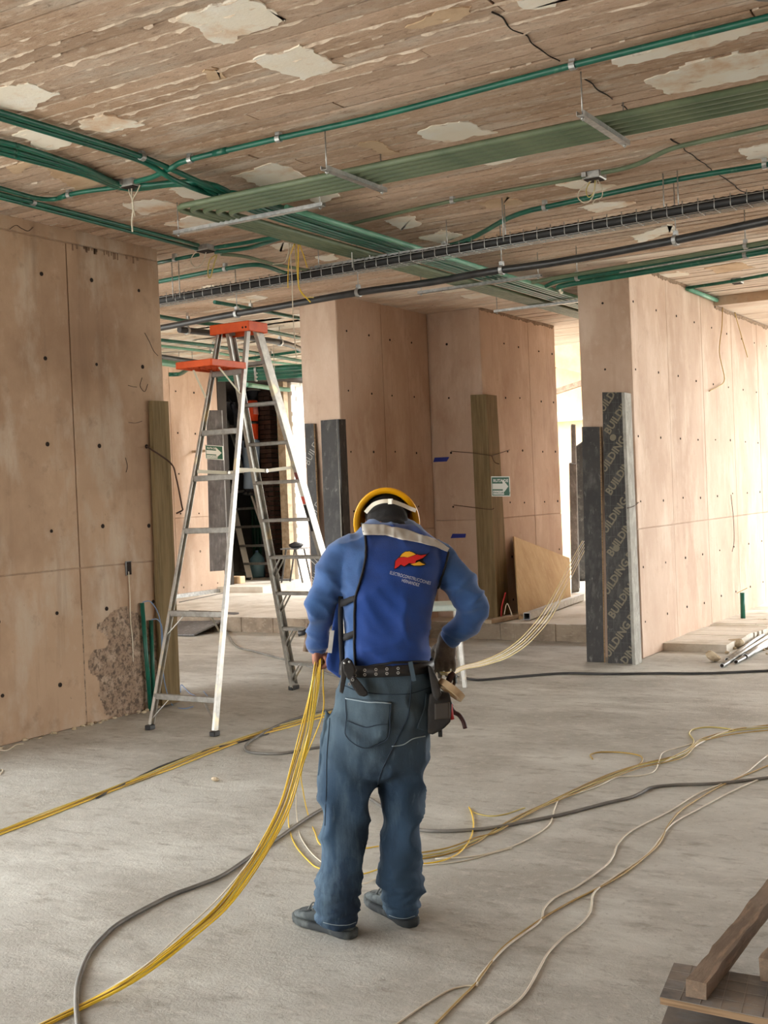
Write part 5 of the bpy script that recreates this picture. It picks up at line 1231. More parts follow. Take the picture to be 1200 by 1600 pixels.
bm_.loft([[wL + hd_ * t + (RGT * (math.cos(a) * th) + FWD * (math.sin(a) * w_)) for a in [i * 2 * math.pi / 14 for i in range(14)]] for t, th, w_ in ((-.03, .024, .028), (.0, .024, .030), (.03, .021, .040), (.055, .019, .042), (.07, .014, .038))])
bm_.ell(wL + hd_ * .05 + RGT * .014, (.018, .018, .018), 8, 6)
for i, (fw, ln) in enumerate(((.033, 1.0), (.011, 1.08), (-.011, 1.0), (-.032, .82))):
    k0 = wL + hd_ * .062 + FWD * fw; bm_.tube(smooth_path([k0, k0 + hd_ * (.018 * ln) + RGT * (.020 * ln), k0 + hd_ * (.004 * ln) + RGT * (.048 * ln), k0 - hd_ * (.022 * ln) + RGT * (.046 * ln), k0 - hd_ * (.03 * ln) + RGT * (.030 * ln)], 3), .0092, 8)
k0 = wL + hd_ * .018 + FWD * .036; bm_.tube(smooth_path([k0, k0 + FWD * .018 + hd_ * .018 + RGT * .012, k0 + hd_ * .03 + RGT * .034 + FWD * .008, k0 + hd_ * .032 + RGT * .05 - FWD * .012], 3), .0105, 8)
body_mb, nr = fuse(bm_, .0062, 2)
M_SKIN = layered('skin', rgb(150, 98, 74), [(rgb(126, 78, 58), 12, (1, 1, 1), .45, .62, .6), (rgb(176, 120, 96), 20, (1, 1, 1), .55, .7, .4)], rough=.55)
body = obj('body', body_mb, M_SKIN, root, fix=False)
nails = MB()
for i, (fw, ln) in enumerate(((.033, 1.0), (.011, 1.08), (-.011, 1.0), (-.032, .82))):
    k0 = wL + hd_ * .062 + FWD * fw - hd_ * (.028 * ln) + RGT * (.041 * ln); obj('fingernail', MB().ell(k0, (.002, .005, .006), 8, 5), mat('nail', rgb(196, 150, 130), .4), body)
for s_ in (-1, 1): obj('eye', MB().ell(HC + RGT * (s_ * .03) + fax * .098 + cax * .016, (.011, .006, .006), 10, 8, rot=rotH), M_WHITE, body)
M_HAIR = mat('black_hair', rgb(12, 11, 11), .9, col2=rgb(20, 18, 18), scale=60, stretch=(3, 3, 1), bump=.3, bscale=160)
hm_ = MB(); hm_.ell(HC - fax * .012 + cax * .006, (.086, .100, .118), 22, 14, rot=rotH); hm_.ell(pd(605, 812, .17), (.088, .06, .070), 18, 12); hm_.ell(pd(605, 822, .12), (.080, .05, .04), 18, 12)
hb, nr = fuse(hm_, .008, 4)
folds(hb, nr, lambda p: -.03 * max(0, (p - HC).dot(fax) - .03) / .06 * 1.6 + N3(p * 45) * .002)
obj('hair', hb, M_HAIR, root, fix=False)

# right hand in a work glove: palm and five unequal fingers
gm_ = MB(); w0 = pd(697, 1000, .11); gd = (-UP + RGT * -.10).normalized(); gs = RGT
def flat(c, w_, t_, n=14): return [c + gs * (math.cos(a) * w_) + FWD * (math.sin(a) * t_) for a in [i * 2 * math.pi / n for i in range(n)]]
gm_.loft([flat(w0 - gd * .03 + gs * .008, .036, .03), flat(w0, .034, .026), flat(w0 + gd * .03, .040, .020), flat(w0 + gd * .06, .042, .018), flat(w0 + gd * .078, .038, .015)])
for i, (sx, ln, spread, cl) in enumerate(((-.033, .066, -.006, .02), (-.012, .078, -.002, .018), (.010, .074, .003, .02), (.030, .056, .007, .024))):
    k = w0 + gd * .070 + gs * sx
    gm_.tube(smooth_path([k, k + gd * ln * .42 + gs * spread * .6 + FWD * cl * .2, k + gd * ln * .75 + gs * spread + FWD * cl * .7, k + gd * ln + gs * spread + FWD * cl * 1.5], 3), [.0105] * 6 + [.0098, .0095, .009, .008], 9)
k = w0 + gd * .022 - gs * .034 + FWD * .006
gm_.tube(smooth_path([k, k + gd * .022 - gs * .014 + FWD * .02, k + gd * .045 - gs * .012 + FWD * .036, k + gd * .062 - gs * .002 + FWD * .044], 3), .0115, 9)
gl, nr = fuse(gm_, .0042, 2)
folds(gl, nr, lambda p: N3(p * 60) * .0012)
obj('glove', gl, mat('taupe_work_glove', rgb(124, 114, 102), .85, col2=rgb(100, 91, 82), scale=22, bump=.25, bscale=120), root, fix=False)

# hard hat, tilted with the bowed head; its hollow faces us
hc = pd(604, 817, .27); M_HAT = mat('yellow_hard_hat', rgb(250, 184, 20), .32, col2=rgb(244, 172, 14), scale=3)
prof = [(.012, .128), (.055, .118), (.09, .085), (.104, .035), (.108, .0), (.128, -.010), (.131, -.004), (.115, .010), (.111, .040), (.094, .090), (.060, .127), (.012, .138)]
hm2 = MB(); nA = 40
hm2.loft([[hc + cax * z + RGT * (math.cos(a) * r) + vax * (math.sin(a) * r * 1.13) for a in [i * 2 * math.pi / nA for i in range(nA)]] for r, z in prof])
hat = obj('hard_hat', hm2, M_HAT, root)
rib = MB()
for s_ in (-.03, 0, .03): rib.tube([hc + cax * (.137 if s_ == 0 else .128) + RGT * s_ + vax * q * (.1 if s_ == 0 else .085) - cax * (abs(q) ** 2 * .05) for q in (-1, -.6, -.2, .2, .6, 1)], .005, 6)
obj('crown_ridge', rib, M_HAT, hat)
def ribbon(pts, w_, t_, up=VUP, sub=6):
    P = smooth_path(pts, sub); rings = []
    for i, p in enumerate(P):
        t = (P[min(i + 1, len(P) - 1)] - P[max(0, i - 1)]).normalized(); n_ = t.cross(FWD).normalized()
        rings.append([p + n_ * w_ / 2 - FWD * t_ / 2, p - n_ * w_ / 2 - FWD * t_ / 2, p - n_ * w_ / 2 + FWD * t_ / 2, p + n_ * w_ / 2 + FWD * t_ / 2])
    return MB().loft(rings, smooth=False)
obj('nape_strap', ribbon([pd(571, 801, .17), pd(580, 791, .12), pd(588, 786, .09), pd(600, 783, .07), pd(614, 784, .07), pd(630, 789.5, .09), pd(640, 794, .12), pd(650, 798, .19)], .015, .004), mat('pale_strap', rgb(214, 206, 186), .6), hat)
obj('strap_buckle', MB().box(pd(610, 783.5, .066), (.016, .010, .020)), mat('pale_buckle', rgb(226, 222, 206), .5), hat)

# shoes
M_SHOE = layered('dusty_dark_shoe', rgb(62, 68, 70), [(rgb(112, 120, 120), 9, (1, 1, 1), .48, .64, .75), (rgb(40, 44, 46), 20, (1, 1, 1), .55, .68, .6)], rough=.8)
M_SOLE = layered('shoe_sole', rgb(50, 54, 56), [(rgb(110, 116, 114), 10, (1, 1, 1), .5, .66, .7)], rough=.85)
def shoe(heel, toe, side):
    d = (toe - heel); L = d.length; d.normalize(); s_ = d.cross(UP).normalized(); n = 18
    ts = (0.0, .05, .14, .28, .42, .56, .70, .82, .92, .98, 1.0); hw = (.014, .032, .039, .038, .040, .047, .050, .048, .040, .026, .010); ht = (.06, .085, .10, .105, .098, .084, .070, .062, .054, .046, .04)
    up_ = MB(); so = MB(); R1 = []; R2 = []
    for t, w_, h_ in zip(ts, hw, ht):
        c = heel + d * (t * L) + s_ * (side * .008 * math.sin(t * math.pi)); ring = []
        for j in range(n):
            a = 2 * math.pi * j / n; x = math.cos(a); y = math.sin(a)
            ring.append(c + s_ * (math.copysign(abs(x) ** .7, x) * w_) + UP * (.024 + (h_ - .024) * (.5 + .5 * math.copysign(abs(y) ** .8, y))))
        R1.append(ring)
        spring = max(0, t - .8) * .05
        ring = []
        for j in range(n):
            a = 2 * math.pi * j / n; x = math.cos(a); y = math.sin(a)
            ring.append(c + d * (.006 * (1 if t > .5 else -1)) + s_ * (math.copysign(abs(x) ** .4, x) * (w_ + .006)) + UP * (.0005 + spring + .030 * (.5 + .5 * math.copysign(abs(y) ** .3, y))))
        R2.append(ring)
    up_.loft(R1); so.loft(R2)
    sh_ = obj('shoe', up_, M_SHOE, root); obj('sole', so, M_SOLE, sh_)
    wel = MB().tube([r[0] + UP * .0 for r in R2] , .004, 6); 
    for k in range(4):
        t = .46 + k * .08; c = heel + d * (t * L) + UP * (.105 - k * .0085)
        obj('lace', MB().tube(smooth_path([c - s_ * .026 - UP * .012, c - s_ * .012 + UP * .002, c + s_ * .012 + UP * .003 + d * .012, c + s_ * .026 - UP * .010 + d * .014], 3), .003, 6), mat('shoe_lace', rgb(120, 124, 122), .8), sh_)
    tc_ = MB(); 
    tl = [heel + d * (t * L) + s_ * (w_ * .72) * q + UP * (h_ * .93) for t, w_, h_, q in ((.60, .048, .082, -1.1), (.74, .05, .069, -1), (.86, .045, .060, -.8), (.92, .04, .056, 0), (.86, .045, .060, .8), (.74, .05, .069, 1), (.60, .048, .082, 1.1))]
    obj('toe_seam', MB().tube(smooth_path(tl, 4), .003, 6), M_SOLE, sh_)
shoe(at_z(551, 1466, 0), at_z(466, 1438, 0), 1)
shoe(at_z(644, 1449, 0), at_z(580, 1409, 0), 1)

# things hung on the belt
po = thing('tool_pouch', 'dark nylon tool pouch hanging at the electrician\'s right hip', 'pouch', pd(690, 1115, -.02))
def lump(pts, d0, d1, vox=.006, it=4):
    n_ = len(pts); mb = MB(); mb.add([pd(x, y, d0) for x, y in pts] + [pd(x, y, d1) for x, y in pts], [tuple(range(n_)), tuple(reversed(range(n_, 2 * n_)))] + [(i, (i + 1) % n_, (i + 1) % n_ + n_, i + n_) for i in range(n_)])
    return temp_eval(mb, [('REMESH', dict(mode='VOXEL', voxel_size=vox)), ('SMOOTH', dict(iterations=it, factor=.5))])[0]
M_NYL = mat('dark_nylon', rgb(34, 32, 31), .75, col2=rgb(48, 45, 42), scale=20)
obj('pouch_body', lump([(671, 1085), (683, 1078), (702, 1082), (706, 1100), (704, 1128), (694, 1138), (676, 1148), (668, 1146), (668, 1110)], -.10, .06), M_NYL, po, fix=False)
obj('front_pocket', lump([(679, 1099), (703, 1097), (703, 1123), (679, 1125)], -.13, -.09, .005, 2), mat('brown_nylon', rgb(58, 52, 46), .75), po, fix=False)
obj('hanging_strap', lump([(668, 1038), (675, 1042), (684, 1062), (690, 1084), (684, 1096), (676, 1088), (672, 1064)], -.14, -.02, .006, 3), M_NYL, po, fix=False)
tr_ = thing('tape_roll', 'beige roll of tape hung on the tool pouch at his right hip', 'tape', pd(705, 1078, -.09))
tax = (RGT * .60 + VUP * .74 + FWD * .24).normalized(); tcn = pd(704.5, 1078, -.09)
obj('roll', MB().ring(tcn, tax, .040, .055, .024, 36), mat('beige_tape', rgb(176, 152, 118), .6), tr_); obj('core', MB().ring(tcn, tax, .037, .040, .025, 28), mat('tape_core', rgb(196, 176, 146), .8), tr_)
pl = thing('pliers', 'red and black handled pliers sticking out of the tool pouch', 'pliers', pd(710, 1115, -.07))
obj('jaw', MB().tube([pd(699, 1093, -.07), pd(704, 1104, -.07)], [.011, .013], 8), M_BLACKM, pl)
obj('handle', MB().tube(smooth_path([pd(703, 1100, -.07), pd(709, 1112, -.07), pd(717, 1117, -.07), pd(724, 1127, -.07), pd(727, 1138, -.07)], 4), .0085, 8), mat('dark_red_grip', rgb(58, 22, 22), .5), pl)
obj('handle', MB().tube(smooth_path([pd(703, 1100, -.08), pd(704, 1112, -.08), pd(706, 1124, -.08)], 4), .010, 8), M_RED, pl)
pl = thing('screwdriver', 'small tool with red tip poking below the tool pouch', 'tool', pd(688, 1140, -.05))
obj('shaft', MB().tube([pd(689, 1120, -.06), pd(688, 1138, -.06)], .006, 8), M_RED, pl); obj('handle', MB().tube([pd(688, 1137, -.06), pd(688, 1151, -.06)], [.009, .008], 8), M_BLACK, pl)
pl = thing('screwdriver', 'dark brown handled tool standing up in the pouch beside the glove', 'tool', pd(706, 1064, .0))
obj('handle', MB().tube([pd(700, 1066, .0), pd(705, 1056, .0), pd(710, 1051, .0)], [.012, .014, .011], 8), mat('brown_handle', rgb(62, 34, 28), .5), pl); obj('shaft', MB().tube([pd(712, 1058, .0), pd(708, 1074, .0)], .006, 8), mat('brown_handle', rgb(62, 34, 28), .5), pl)
obj('guard', MB().box(pd(711, 1061, .0), (.012, .012, .03)), M_BLACK, pl)
ks = thing('knife_sheath', 'black sheath with two studs hanging on the belt at his left hip', 'sheath', pd(552, 1060, -.16))
obj('sheath_body', lump([(545, 1062), (553, 1055), (563, 1066), (574, 1080), (575, 1086), (569, 1089), (561, 1087), (551, 1074)], -.185, -.15, .004, 3), M_LEA, ks, fix=False)
obj('strap', lump([(533, 1034), (540, 1031), (543, 1050), (539, 1070), (536, 1084), (530, 1081), (533, 1055)], -.17, -.13, .004, 2), M_NYL, ks, fix=False)
obj('belt_flap', lump([(535, 1032), (543, 1027), (550, 1032), (556, 1046), (553, 1060), (544, 1062), (537, 1050)], -.175, -.13, .005, 3), M_NYL, ks, fix=False)
for x, y in ((538.5, 1036), (546, 1034)): obj('stud', MB().ell(pd(x, y, -.178), (.005, .005, .005), 8, 6), M_GALV, ks)
for x, y in ((546, 1069), (551, 1062)): obj('eyelet', MB().ring(pd(x, y, -.186), FWD, .003, .006, .004, 10), M_GALV, ks)

# ------------------------------------------------------------------ wires: held, hanging and on the floor
def dense(P, n):
    """resample pixel+depth tuples evenly."""
    sp = smooth_path([Vector(p) for p in P], 8); return sp
HELD = [(498, 1022, 4.575), (496.5, 1036, 4.55), (491, 1070, 4.54), (486, 1105, 4.52), (477, 1150, 4.49), (463, 1200, 4.46), (445, 1260, 4.42), (415, 1320, 4.36), (380, 1375, 4.29), (345, 1420, 4.22), (300, 1460, 4.14), (250, 1500, 4.06), (200, 1535, 3.99)]
FLOORP = [(140, 1567), (70, 1600), (0, 1634)]
HL = ['yellow wire hanging from his bare left hand to the floor, one of the tight bundle']
for k in range(8):
    ph = R.uniform(0, 9); sp = (k - 3.5)
    m_ = (M_YEL, M_YEL, M_OCH, M_YEL, M_YELP, M_YEL, M_YEL, M_YEL)[k]
    P = []
    for i, (x, y, D) in enumerate(HELD):
        w_ = min(1, i / 4) ; s_ = sp * (.8 + 1.7 * w_ * (1 - abs(i - 5) / 12)) + 2.0 * N3(Vector((i * .5, k * 3.1, ph)))
        if i == 0: s_ = sp * .35
        P.append(at_d(x + s_, y + s_ * .35 * w_, D + .006 * N3(Vector((i * .6, k, 4)))))
    for i, (x, y) in enumerate(FLOORP): P.append(at_z(x + sp * 1.1, y + sp * .6, .004 + .003 * (k % 3)))
    o = cord('wire', 'x', P, .0027, m_, sub=6)
    o['label'] = 'pale yellowish wire within the held bundle' if k == 4 else ('ochre wire within the held bundle' if k == 2 else 'bright yellow wire in the bundle hanging from his bare left hand')
    if k not in (2, 4): o['group'] = 'bright yellow wires in the held bundle'
P = [at_d(x, y, D) for x, y, D in ((499, 1022, 4.57), (495, 1045, 4.55), (482, 1110, 4.52), (452, 1215, 4.45), (425, 1290, 4.4), (390, 1345, 4.32), (345, 1400, 4.24), (290, 1452, 4.14), (225, 1510, 4.03))] + [at_z(150, 1556, .006), at_z(60, 1601, .006)]
cord('wire', 'thin white wire beside the held yellow bundle', P, .0026, M_WHT)
def drop(label, air, fl, m):
    cord('wire', label, [at_d(x, y, D) for x, y, D in air] + [at_z(x, y, .005) for x, y in fl], .0028, m)
drop('yellow wire looping from the held bundle to the floor behind his left shoe', ((501, 1024, 4.57), (500, 1060, 4.56), (492, 1110, 4.66), (474, 1175, 4.98), (459, 1225, 5.5), (452, 1262, 5.95)), ((451, 1288), (460, 1318), (482, 1345), (503, 1358), (560, 1366), (600, 1356), (660, 1348)), M_YEL)
drop('white wire looping from the held bundle under the man', ((503, 1024, 4.57), (501, 1060, 4.56), (493, 1110, 4.66), (478, 1160, 4.95), (465, 1215, 5.45), (463, 1255, 5.95)), ((465, 1285), (472, 1312), (500, 1345), (560, 1378), (583, 1375), (596, 1366)), M_WHT)
drop('yellow wire dropping straight from his hand beside the torn pocket', ((504, 1024, 4.57), (505, 1070, 4.58), (503, 1120, 4.75), (472, 1200, 5.3), (474, 1238, 5.9)), ((482, 1275), (492, 1300), (505, 1322), (560, 1326), (592, 1322)), M_YEL)
# pale wires from the glove to the gap by the right column
for k in range(5):
    s_ = k - 2
    P = [at_d(x + s_ * a, y + s_ * b, D) for x, y, D, a, b in ((688, 1052, 4.60, .4, .6), (704, 1052, 4.62, .5, .8), (725, 1043, 5.0, .8, 1.0), (755, 1036, 5.9, 1, 1.6), (792, 1021, 7.0, 2, 2.2), (825, 996, 8.3, 3, 2.0), (855, 960, 9.6, 3.6, 1.4), (878, 918, 10.7, 3.2, .8), (895, 884, 12.2, 3, .6), (915, 846, 13.2, 2.5, .4))]
    o = cord('wire', 'pale yellow wire of the five fanning from his glove to the gap in the right wall', P, .0036, M_YELP if k % 2 == 0 else M_WHT)
    o['label'] = '%s of five pale wires fanning from his glove across the plywood' % ('leftmost', 'second from left', 'middle', 'second from right', 'rightmost')[k]; o['group'] = 'pale wires fanning from the glove'
def floor_wire(label, pts, r, m, name='wire', lift=0.0, jit=0.0, sub=6, group=None, cat='wire'):
    P = [at_z(x + (jit * N3(Vector((i * .7, jit, 3))) if jit else 0), y, r + lift) for i, (x, y) in enumerate(pts)]
    return cord(name, label, P, r, m, cat, group, n=7, sub=sub)
# left yellow run on the floor
LB = [(-420, 1462), (-60, 1322), (0, 1300), (75, 1272), (150, 1243), (230, 1213), (270, 1197), (330, 1173), (400, 1148), (450, 1133), (500, 1119), (560, 1104)]
for k, (m_, lab) in enumerate(((M_YEL, 'yellow wire on the floor at left, nearest of the flat run'), (M_OCH, 'ochre wire in the flat run at left'), (M_YEL, 'yellow wire on the floor at left, farther side of the flat run'), (M_YELP, 'pale wire in the flat run at left'))):
    floor_wire(lab, [(x + R.uniform(-2, 2), y + 3 - k * 2.2 + R.uniform(-.8, .8)) for x, y in LB], .0042, m_, lift=.003 * (k % 2))
floor_wire('thin dark cable running along the left yellow run', [(150, 1247), (230, 1207), (262, 1193), (330, 1170), (380, 1158), (420, 1146)], .005, M_BLKC)
# cables
floor_wire('thick grey cable curving in the left foreground', [(126, 1640), (121, 1600), (119, 1560), (123, 1530), (138, 1492), (160, 1465), (190, 1440), (260, 1402), (310, 1383), (350, 1366), (400, 1332), (435, 1309), (500, 1266), (560, 1244), (600, 1262), (630, 1288), (660, 1297), (710, 1298), (770, 1293), (830, 1282), (880, 1272), (950, 1254), (985, 1246), (1003, 1238), (1020, 1230), (1060, 1226), (1120, 1224), (1200, 1215), (1290, 1204)], .0085, M_GRYC, 'cable', cat='cable')
floor_wire('dark cable looped on the floor left of his knee', [(560, 1106), (500, 1111), (465, 1122), (440, 1131), (412, 1145), (388, 1160), (383, 1170), (395, 1176), (440, 1177), (495, 1168), (560, 1160)], .009, M_GRYC, 'cable', cat='cable')
floor_wire('dark cable crossing the floor behind the stepladder', [(345, 962), (352, 980), (368, 1008), (400, 1018), (440, 1029), (480, 1040), (525, 1056), (600, 1072), (690, 1066)], .010, M_GRYC, 'cable', cat='cable')
floor_wire('dark cable running along the floor below the right wall end', [(690, 1052), (716, 1056), (735, 1061), (755, 1062), (800, 1058), (880, 1052), (950, 1053), (1030, 1052), (1100, 1052), (1200, 1048), (1300, 1044)], .011, M_BLKC, 'cable', cat='cable')
# right foreground: the upper yellow run and its loops
W = [(652, 1346), (700, 1338), (745, 1320), (775, 1298), (810, 1278), (850, 1258), (900, 1236), (950, 1214), (1000, 1196), (1040, 1188), (1070, 1178), (1090, 1160), (1110, 1152), (1150, 1143), (1215, 1135)]
for k, (m_, lab) in enumerate(((M_OCH, 'ochre wire in the upper run on the right floor, nearest strand'), (M_YELP, 'pale yellow wire in the upper run on the right floor'), (M_OCH, 'ochre wire in the upper run on the right floor, far strand'))):
    floor_wire(lab, [(x, y + (k - 1) * 3.0 + R.uniform(-1.5, 1.5) - (8 * k if i < 3 else 0)) for i, (x, y) in enumerate(W)], .0036, m_, lift=.002 * k)
floor_wire('yellow wire end standing up in a hook beside his right leg', [(652, 1351), (690, 1345), (718, 1332), (735, 1310), (740, 1288), (737, 1270), (733, 1261)], .0036, M_YEL, lift=.002)
floor_wire('yellow wire curving from the hook to the right run', [(733, 1262), (742, 1270), (765, 1275), (790, 1272), (820, 1262)], .0032, M_YELP)
floor_wire('yellow wire with a round loop in the middle of the right floor', [(870, 1250), (920, 1226), (960, 1208), (990, 1198), (1003, 1190), (1000, 1181), (975, 1176), (940, 1175), (923, 1179), (926, 1186)], .004, M_OCH)
floor_wire('white wire kinking downward from the upper run', [(680, 1342), (740, 1338), (790, 1326), (830, 1308), (858, 1288), (867, 1262), (875, 1248), (900, 1240), (935, 1228), (965, 1214), (1000, 1212), (1022, 1205), (1030, 1188), (1036, 1176), (1060, 1168), (1090, 1160)], .0036, M_WHT)
floor_wire('yellow wire loop at the far right end of the upper run', [(1040, 1188), (1075, 1170), (1084, 1158), (1077, 1146), (1085, 1139), (1110, 1136), (1140, 1139), (1147, 1142)], .0042, M_YELP)
floor_wire('white wire over the far right end of the upper run', [(1030, 1194), (1070, 1176), (1100, 1158), (1140, 1141), (1180, 1136), (1290, 1134)], .0045, M_WHT)
floor_wire('thin pale wire lying flat beside his right shoe', [(655, 1352), (720, 1346), (770, 1333), (800, 1325)], .003, M_WHT)
floor_wire('yellowish wire running from the bottom edge to the right edge', [(640, 1640), (683, 1598), (715, 1565), (745, 1535), (768, 1503), (790, 1477), (840, 1440), (890, 1410), (930, 1390), (970, 1368), (1002, 1344), (1030, 1318), (1043, 1292), (1062, 1268), (1085, 1252), (1130, 1226), (1200, 1196), (1290, 1160)], .0042, M_OCH)
floor_wire('white wire in a long wave above the yellowish one, lower right', [(745, 1540), (750, 1525), (790, 1480), (842, 1441), (850, 1420), (868, 1402), (900, 1386), (945, 1354), (958, 1338), (966, 1318), (990, 1296), (1045, 1268), (1090, 1240), (1130, 1224), (1165, 1208), (1200, 1180), (1290, 1120)], .0042, M_WHT)
floor_wire('white wire in tight waves from the bottom edge up to the run', [(735, 1632), (765, 1597), (800, 1572), (822, 1550), (842, 1515), (856, 1490), (880, 1465), (905, 1446), (922, 1425), (926, 1400), (935, 1388), (960, 1370), (1000, 1344), (1020, 1326), (1042, 1296), (1058, 1282), (1095, 1262), (1140, 1238), (1200, 1212), (1290, 1180)], .0042, M_WHT)
floor_wire('thin white wire branching left near the bottom edge', [(560, 1640), (620, 1600), (660, 1572), (700, 1548), (725, 1541), (744, 1540)], .0032, M_WHT)
floor_wire('scrap of white wire by the foot of the brown left wall', [(0, 1172), (12, 1172), (24, 1164), (37, 1162)], .004, M_WHT)
floor_wire('short scrap of white wire at the left edge of the floor', [(-6, 1208), (2, 1202), (4, 1205), (0, 1210)], .004, M_WHT)
floor_wire('thin dark cable on the raised slab behind the ladder', [(280, 941), (352, 926)], .006, M_GRYC, 'cable', lift=SLAB, cat='cable')
# hammer carried at his left front
hm_t = thing('hammer', 'wooden-handled hammer showing behind his left wrist', 'hammer', at_d(479, 1000, 4.60))
obj('handle', MB().tube([at_d(482, 975, 4.60), at_d(480, 1000, 4.60), at_d(478.5, 1018, 4.60)], [.011, .011, .014], 8), M_WOOD, hm_t)
obj('hammer_head', MB().tube([at_d(466, 990, 4.60), at_d(474, 989, 4.60), at_d(482, 984, 4.60)], [.012, .010, .012], 8), M_BLACKM, hm_t)

# ------------------------------------------------------------------ behind the ladder: second stepladder, worker, service pipes
ZS = SLAB + .09
l2 = thing('stepladder', 'second, whitish stepladder standing in front of the dark service room', 'ladder', at_z(412, 906, ZS))
fa, fb = at_z(389, 906, ZS), at_z(437, 906, ZS); ta_, tb2 = at_y(350, 735, fa.y + .75), at_y(354, 655, fb.y + .75)
M_ALW = mat('pale_aluminium', rgb(226, 226, 220), .4, metal=.35)
obj('rail', MB().bar(fa, ta_, .03, .06, up=RGT).bar(fa + RGT * .045, ta_ + RGT * .045, .012, .05, up=RGT), M_ALW, l2)
obj('rail', MB().bar(fb, tb2, .03, .15, up=FWD), M_ALW, l2)
for k, y in enumerate((771, 798, 826, 855, 882)):
    f1 = (906 - y) / (906 - 735); f2 = (906 - y) / (906 - 655); p, q = fa.lerp(ta_, f1), fb.lerp(tb2, f2)
    obj('tread', MB().bar(p, q, .09, .04), M_ALUD, l2)
obj('top_cap', MB().box((ta_ + tb2) / 2 + UP * .32, (.3, .15, .05)), M_ALW, l2)
for p in (fa, fb): obj('foot', MB().box(p + UP * .02, (.06, .08, .04)), M_BLACK, l2)
for s_ in (.12, .3): obj('rear_leg', MB().bar(fb + Vector((.05 - s_, .95, 0)), tb2 + Vector((0, .05, -.1)), .03, .03), M_ALUD, l2)
# the second worker
DW = at_y(395, 640, 16.75); DWd = (DW - ORG).dot(RM @ Vector((0, 0, -1)))
def wd(px, py, dd=0.0): return at_d(px, py, DWd + dd)
w2 = thing('person', 'worker in orange safety vest and grey helmet on the second ladder', 'person', wd(394, 772))
wm = MB(); S_ = DWd / F_PX
def wr_(L, Rr, py, hd, dd=0): 
    a, b = wd(L, py, dd), wd(Rr, py, dd); c = (a + b) / 2; hw = (b - a).length / 2
    return [c + RGT * (math.cos(t) * hw) + FWD * (math.sin(t) * hd) for t in [i * 2 * math.pi / 16 for i in range(16)]]
wm.loft([wr_(379, 401, 700, .12), wr_(379, 402, 680, .14), wr_(380, 402, 655, .13), wr_(379, 402, 635, .14), wr_(382, 401, 625, .11), wr_(389, 399, 620, .07)])
wm.ell(wd(395, 612), (.085, .1, .115), 14, 10); wm.tube([wd(395, 624), wd(395, 614)], .06, 10)
wm.ell(wd(389, 613, -.03), (.03, .03, .03), 8, 6)
wm.tube([wd(388, 695), wd(389, 735), wd(387, 770)], [.1, .075, .06], 12); wm.tube([wd(396, 695), wd(397, 735), wd(396, 770)], [.1, .075, .06], 12)
wm.tube(smooth_path([wd(383, 632), wd(375, 650, -.05), wd(366, 640, -.15), wd(362, 630, -.2)], 4), [.06] * 5 + [.05] * 5 + [.04] * 3, 10)
wm.tube(smooth_path([wd(400, 632, .05), wd(399, 655, .1), wd(385, 660, -.05), wd(372, 655, -.15)], 4), [.06] * 5 + [.05] * 5 + [.04] * 3, 10)
for k in range(4): wm.tube([wd(362 - k * .3, 630 - k * 1.0, -.2), wd(359 - k * .6, 626 - k * 1.2, -.22), wd(358, 622 - k * 1.3, -.2)], .011, 6)
wb_, nr = fuse(wm, .014, 4)
obj('body', wb_, mat('second_worker_clothes', rgb(38, 40, 48), .85), w2, fix=False)
vm = MB(); vm.loft([wr_(384, 403.5, 687, .16), wr_(383, 403.5, 660, .15), wr_(382, 403.5, 636, .155), wr_(384, 402, 626, .13)])
vo = obj('safety_vest', fuse(vm, .014, 3)[0], mat('orange_vest', rgb(250, 84, 34), .7), w2, fix=False)
obj('dark_band', MB().loft([wr_(383, 404.5, 663, .17), wr_(383, 404.5, 659, .17)]), M_BLACK, vo)
obj('pink_stripe', MB().loft([wr_(395, 404, 648, .163), wr_(393, 403, 630, .155)]), mat('pink_reflective', rgb(236, 150, 140), .6), vo)
obj('jeans', fuse(MB().tube([wd(388, 688), wd(389, 735), wd(387, 764)], [.115, .09, .075], 12).tube([wd(396, 688), wd(397, 735), wd(396, 764)], [.115, .09, .075], 12).loft([wr_(382, 403, 700, .14), wr_(383, 402.5, 684, .14)]), .014, 3)[0], mat('pale_jeans', rgb(150, 172, 198), .9), w2, fix=False)
hl = MB(); hcn = wd(395, 610)
for r_, z in ((.128, -.01), (.118, .012), (.11, .05), (.085, .095), (.03, .125)): pass
hl.loft([[hcn + UP * z + RGT * (math.cos(a) * r_) + FWD * (math.sin(a) * r_ * 1.15) for a in [i * 2 * math.pi / 20 for i in range(20)]] for r_, z in ((.06, -.004), (.135, -.006), (.132, .006), (.112, .014), (.105, .055), (.08, .098), (.02, .122))])
obj('hard_hat', hl, mat('grey_helmet', rgb(160, 156, 146), .5), w2)
for s_, (x, y) in enumerate(((388, 771), (396, 771))): obj('shoe', MB().ell(wd(x - 2, y, -.04), (.05, .12, .04), 10, 6), M_BLACK, w2)
def vpipe(px, y, label, r=.045, top=CEIL - .3):
    a = at_y(px, 880, y); a.z = SLAB; tag(obj('conduit', MB().tube([a, Vector((a.x, a.y, top))], r, 10), mat('deep_green_pipe', rgb(16, 78, 58), .4), base=a), label, 'conduit')
for k, px in enumerate((430, 436, 442)): vpipe(px, 17.2, '%s of three deep green upright pipes right of the brick pier' % ('left', 'middle', 'right')[k])
for k, px in enumerate((398, 403, 408)): vpipe(px, 17.6, '%s of three deep green upright pipes left of the brick pier' % ('left', 'middle', 'right')[k], .03)
j0 = at_y(401, 850, 16.9); j0.z = ZS
jg = thing('water_jug', 'light blue water jug on the floor of the dark service room', 'jug', j0)
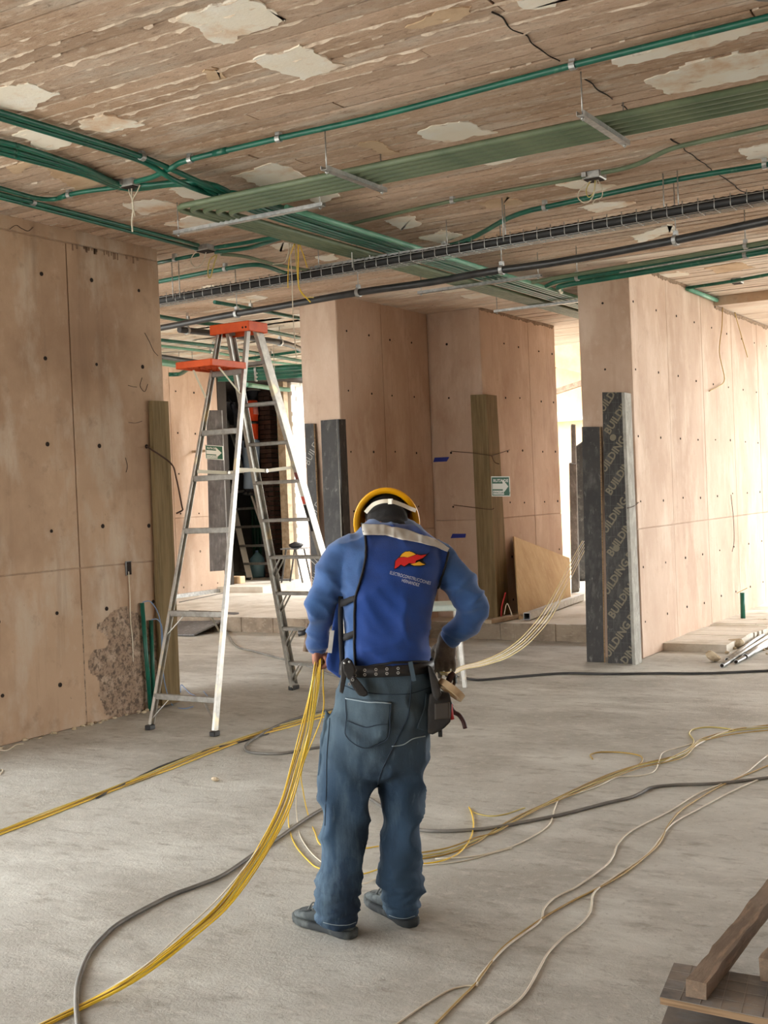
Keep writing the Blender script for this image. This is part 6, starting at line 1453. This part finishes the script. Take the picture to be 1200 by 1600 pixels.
obj('jug_body', MB().tube([j0, j0 + UP * .02, j0 + UP * .33, j0 + UP * .40, j0 + UP * .44], [.12, .13, .13, .06, .03], 16), mat('blue_jug', rgb(126, 172, 190), .3), jg); obj('jug_cap', MB().tube([j0 + UP * .44, j0 + UP * .47], .033, 10), M_BLUEW, jg)
c = at_z(371, 906, ZS + .06)
tag(obj('concrete_block', MB().box(c, (.22, .14, .12), bev=.01), M_CREAM, base=c), 'pinkish block on the upper step left of the second ladder', 'block')
for k, (x0_, x1_, yy, m_, lab) in enumerate(((352, 372, 908, M_GALV, 'short steel offcut on the upper step left of the block'), (405, 425, 899, M_PLYG, 'flat grey offcut lying behind the second ladder feet'), (438, 456, 906, M_PLYG, 'dark flat offcut at the foot of the white brick wall'))):
    a, b = at_z(x0_, yy, ZS + .015), at_z(x1_, yy, ZS + .015); tag(obj('offcut', MB().bar(a, b, .1, .03), m_, base=a), lab, 'offcut')
p0 = at_z(436, 898, ZS)
# work stand with a dark bundle
c = at_y(461, 857, 15.9); t = thing('work_stand', 'folding work stand against the white brick wall with dark bundle', 'stand', (c.x, c.y, ZS))
obj('stand_top', MB().box(c, (.36, .3, .02)), M_PLYG, t)
for sx, sy in ((-.15, -.12), (.15, -.12), (-.15, .12), (.15, .12)): obj('leg', MB().bar(c + Vector((sx * .6, sy, 0)), Vector((c.x + sx * 1.4, c.y + sy, ZS)), .02, .02), M_BLACKM, t)
bd = MB(); bd.ell(c + UP * .05 + Vector((.03, 0, 0)), (.13, .1, .05), 12, 8)
for p in bd.v: p += noise.noise_vector(p * 14) * .02
for p in bd.v: p.z = max(p.z, c.z + .011)
tag(obj('cloth_bundle', bd, M_BLACK, base=c), 'dark crumpled bundle on the folding work stand', 'bundle')
# bench seen under his right arm
c = at_d(664, 948, 10.2); t = thing('work_bench', 'bench with pale cloth-covered top seen under his right arm', 'bench', (c.x, c.y, 0))
ctop = Vector((c.x, c.y, c.z)); RB = Matrix((RGT, FWD, UP)).transposed()
obj('bench_top', MB().box(ctop, (.62, .42, .05), RB, bev=.01), mat('pale_teal_cloth', rgb(176, 196, 190), .8, col2=rgb(206, 212, 200), scale=6), t)
for sx in (-.26, .26):
    for sy in (-.16, .16): obj('leg', MB().bar(ctop + RGT * sx + FWD * sy, Vector((ctop.x, ctop.y, 0)) + RGT * (sx * 1.15) + FWD * (sy * 1.1), .03, .03), M_ALU, t)
obj('cross_brace', MB().bar(ctop + RGT * -.26 - FWD * .16 - UP * .05, Vector((ctop.x, ctop.y, .1)) + RGT * .26 - FWD * .16, .02, .02), M_ALU, t)
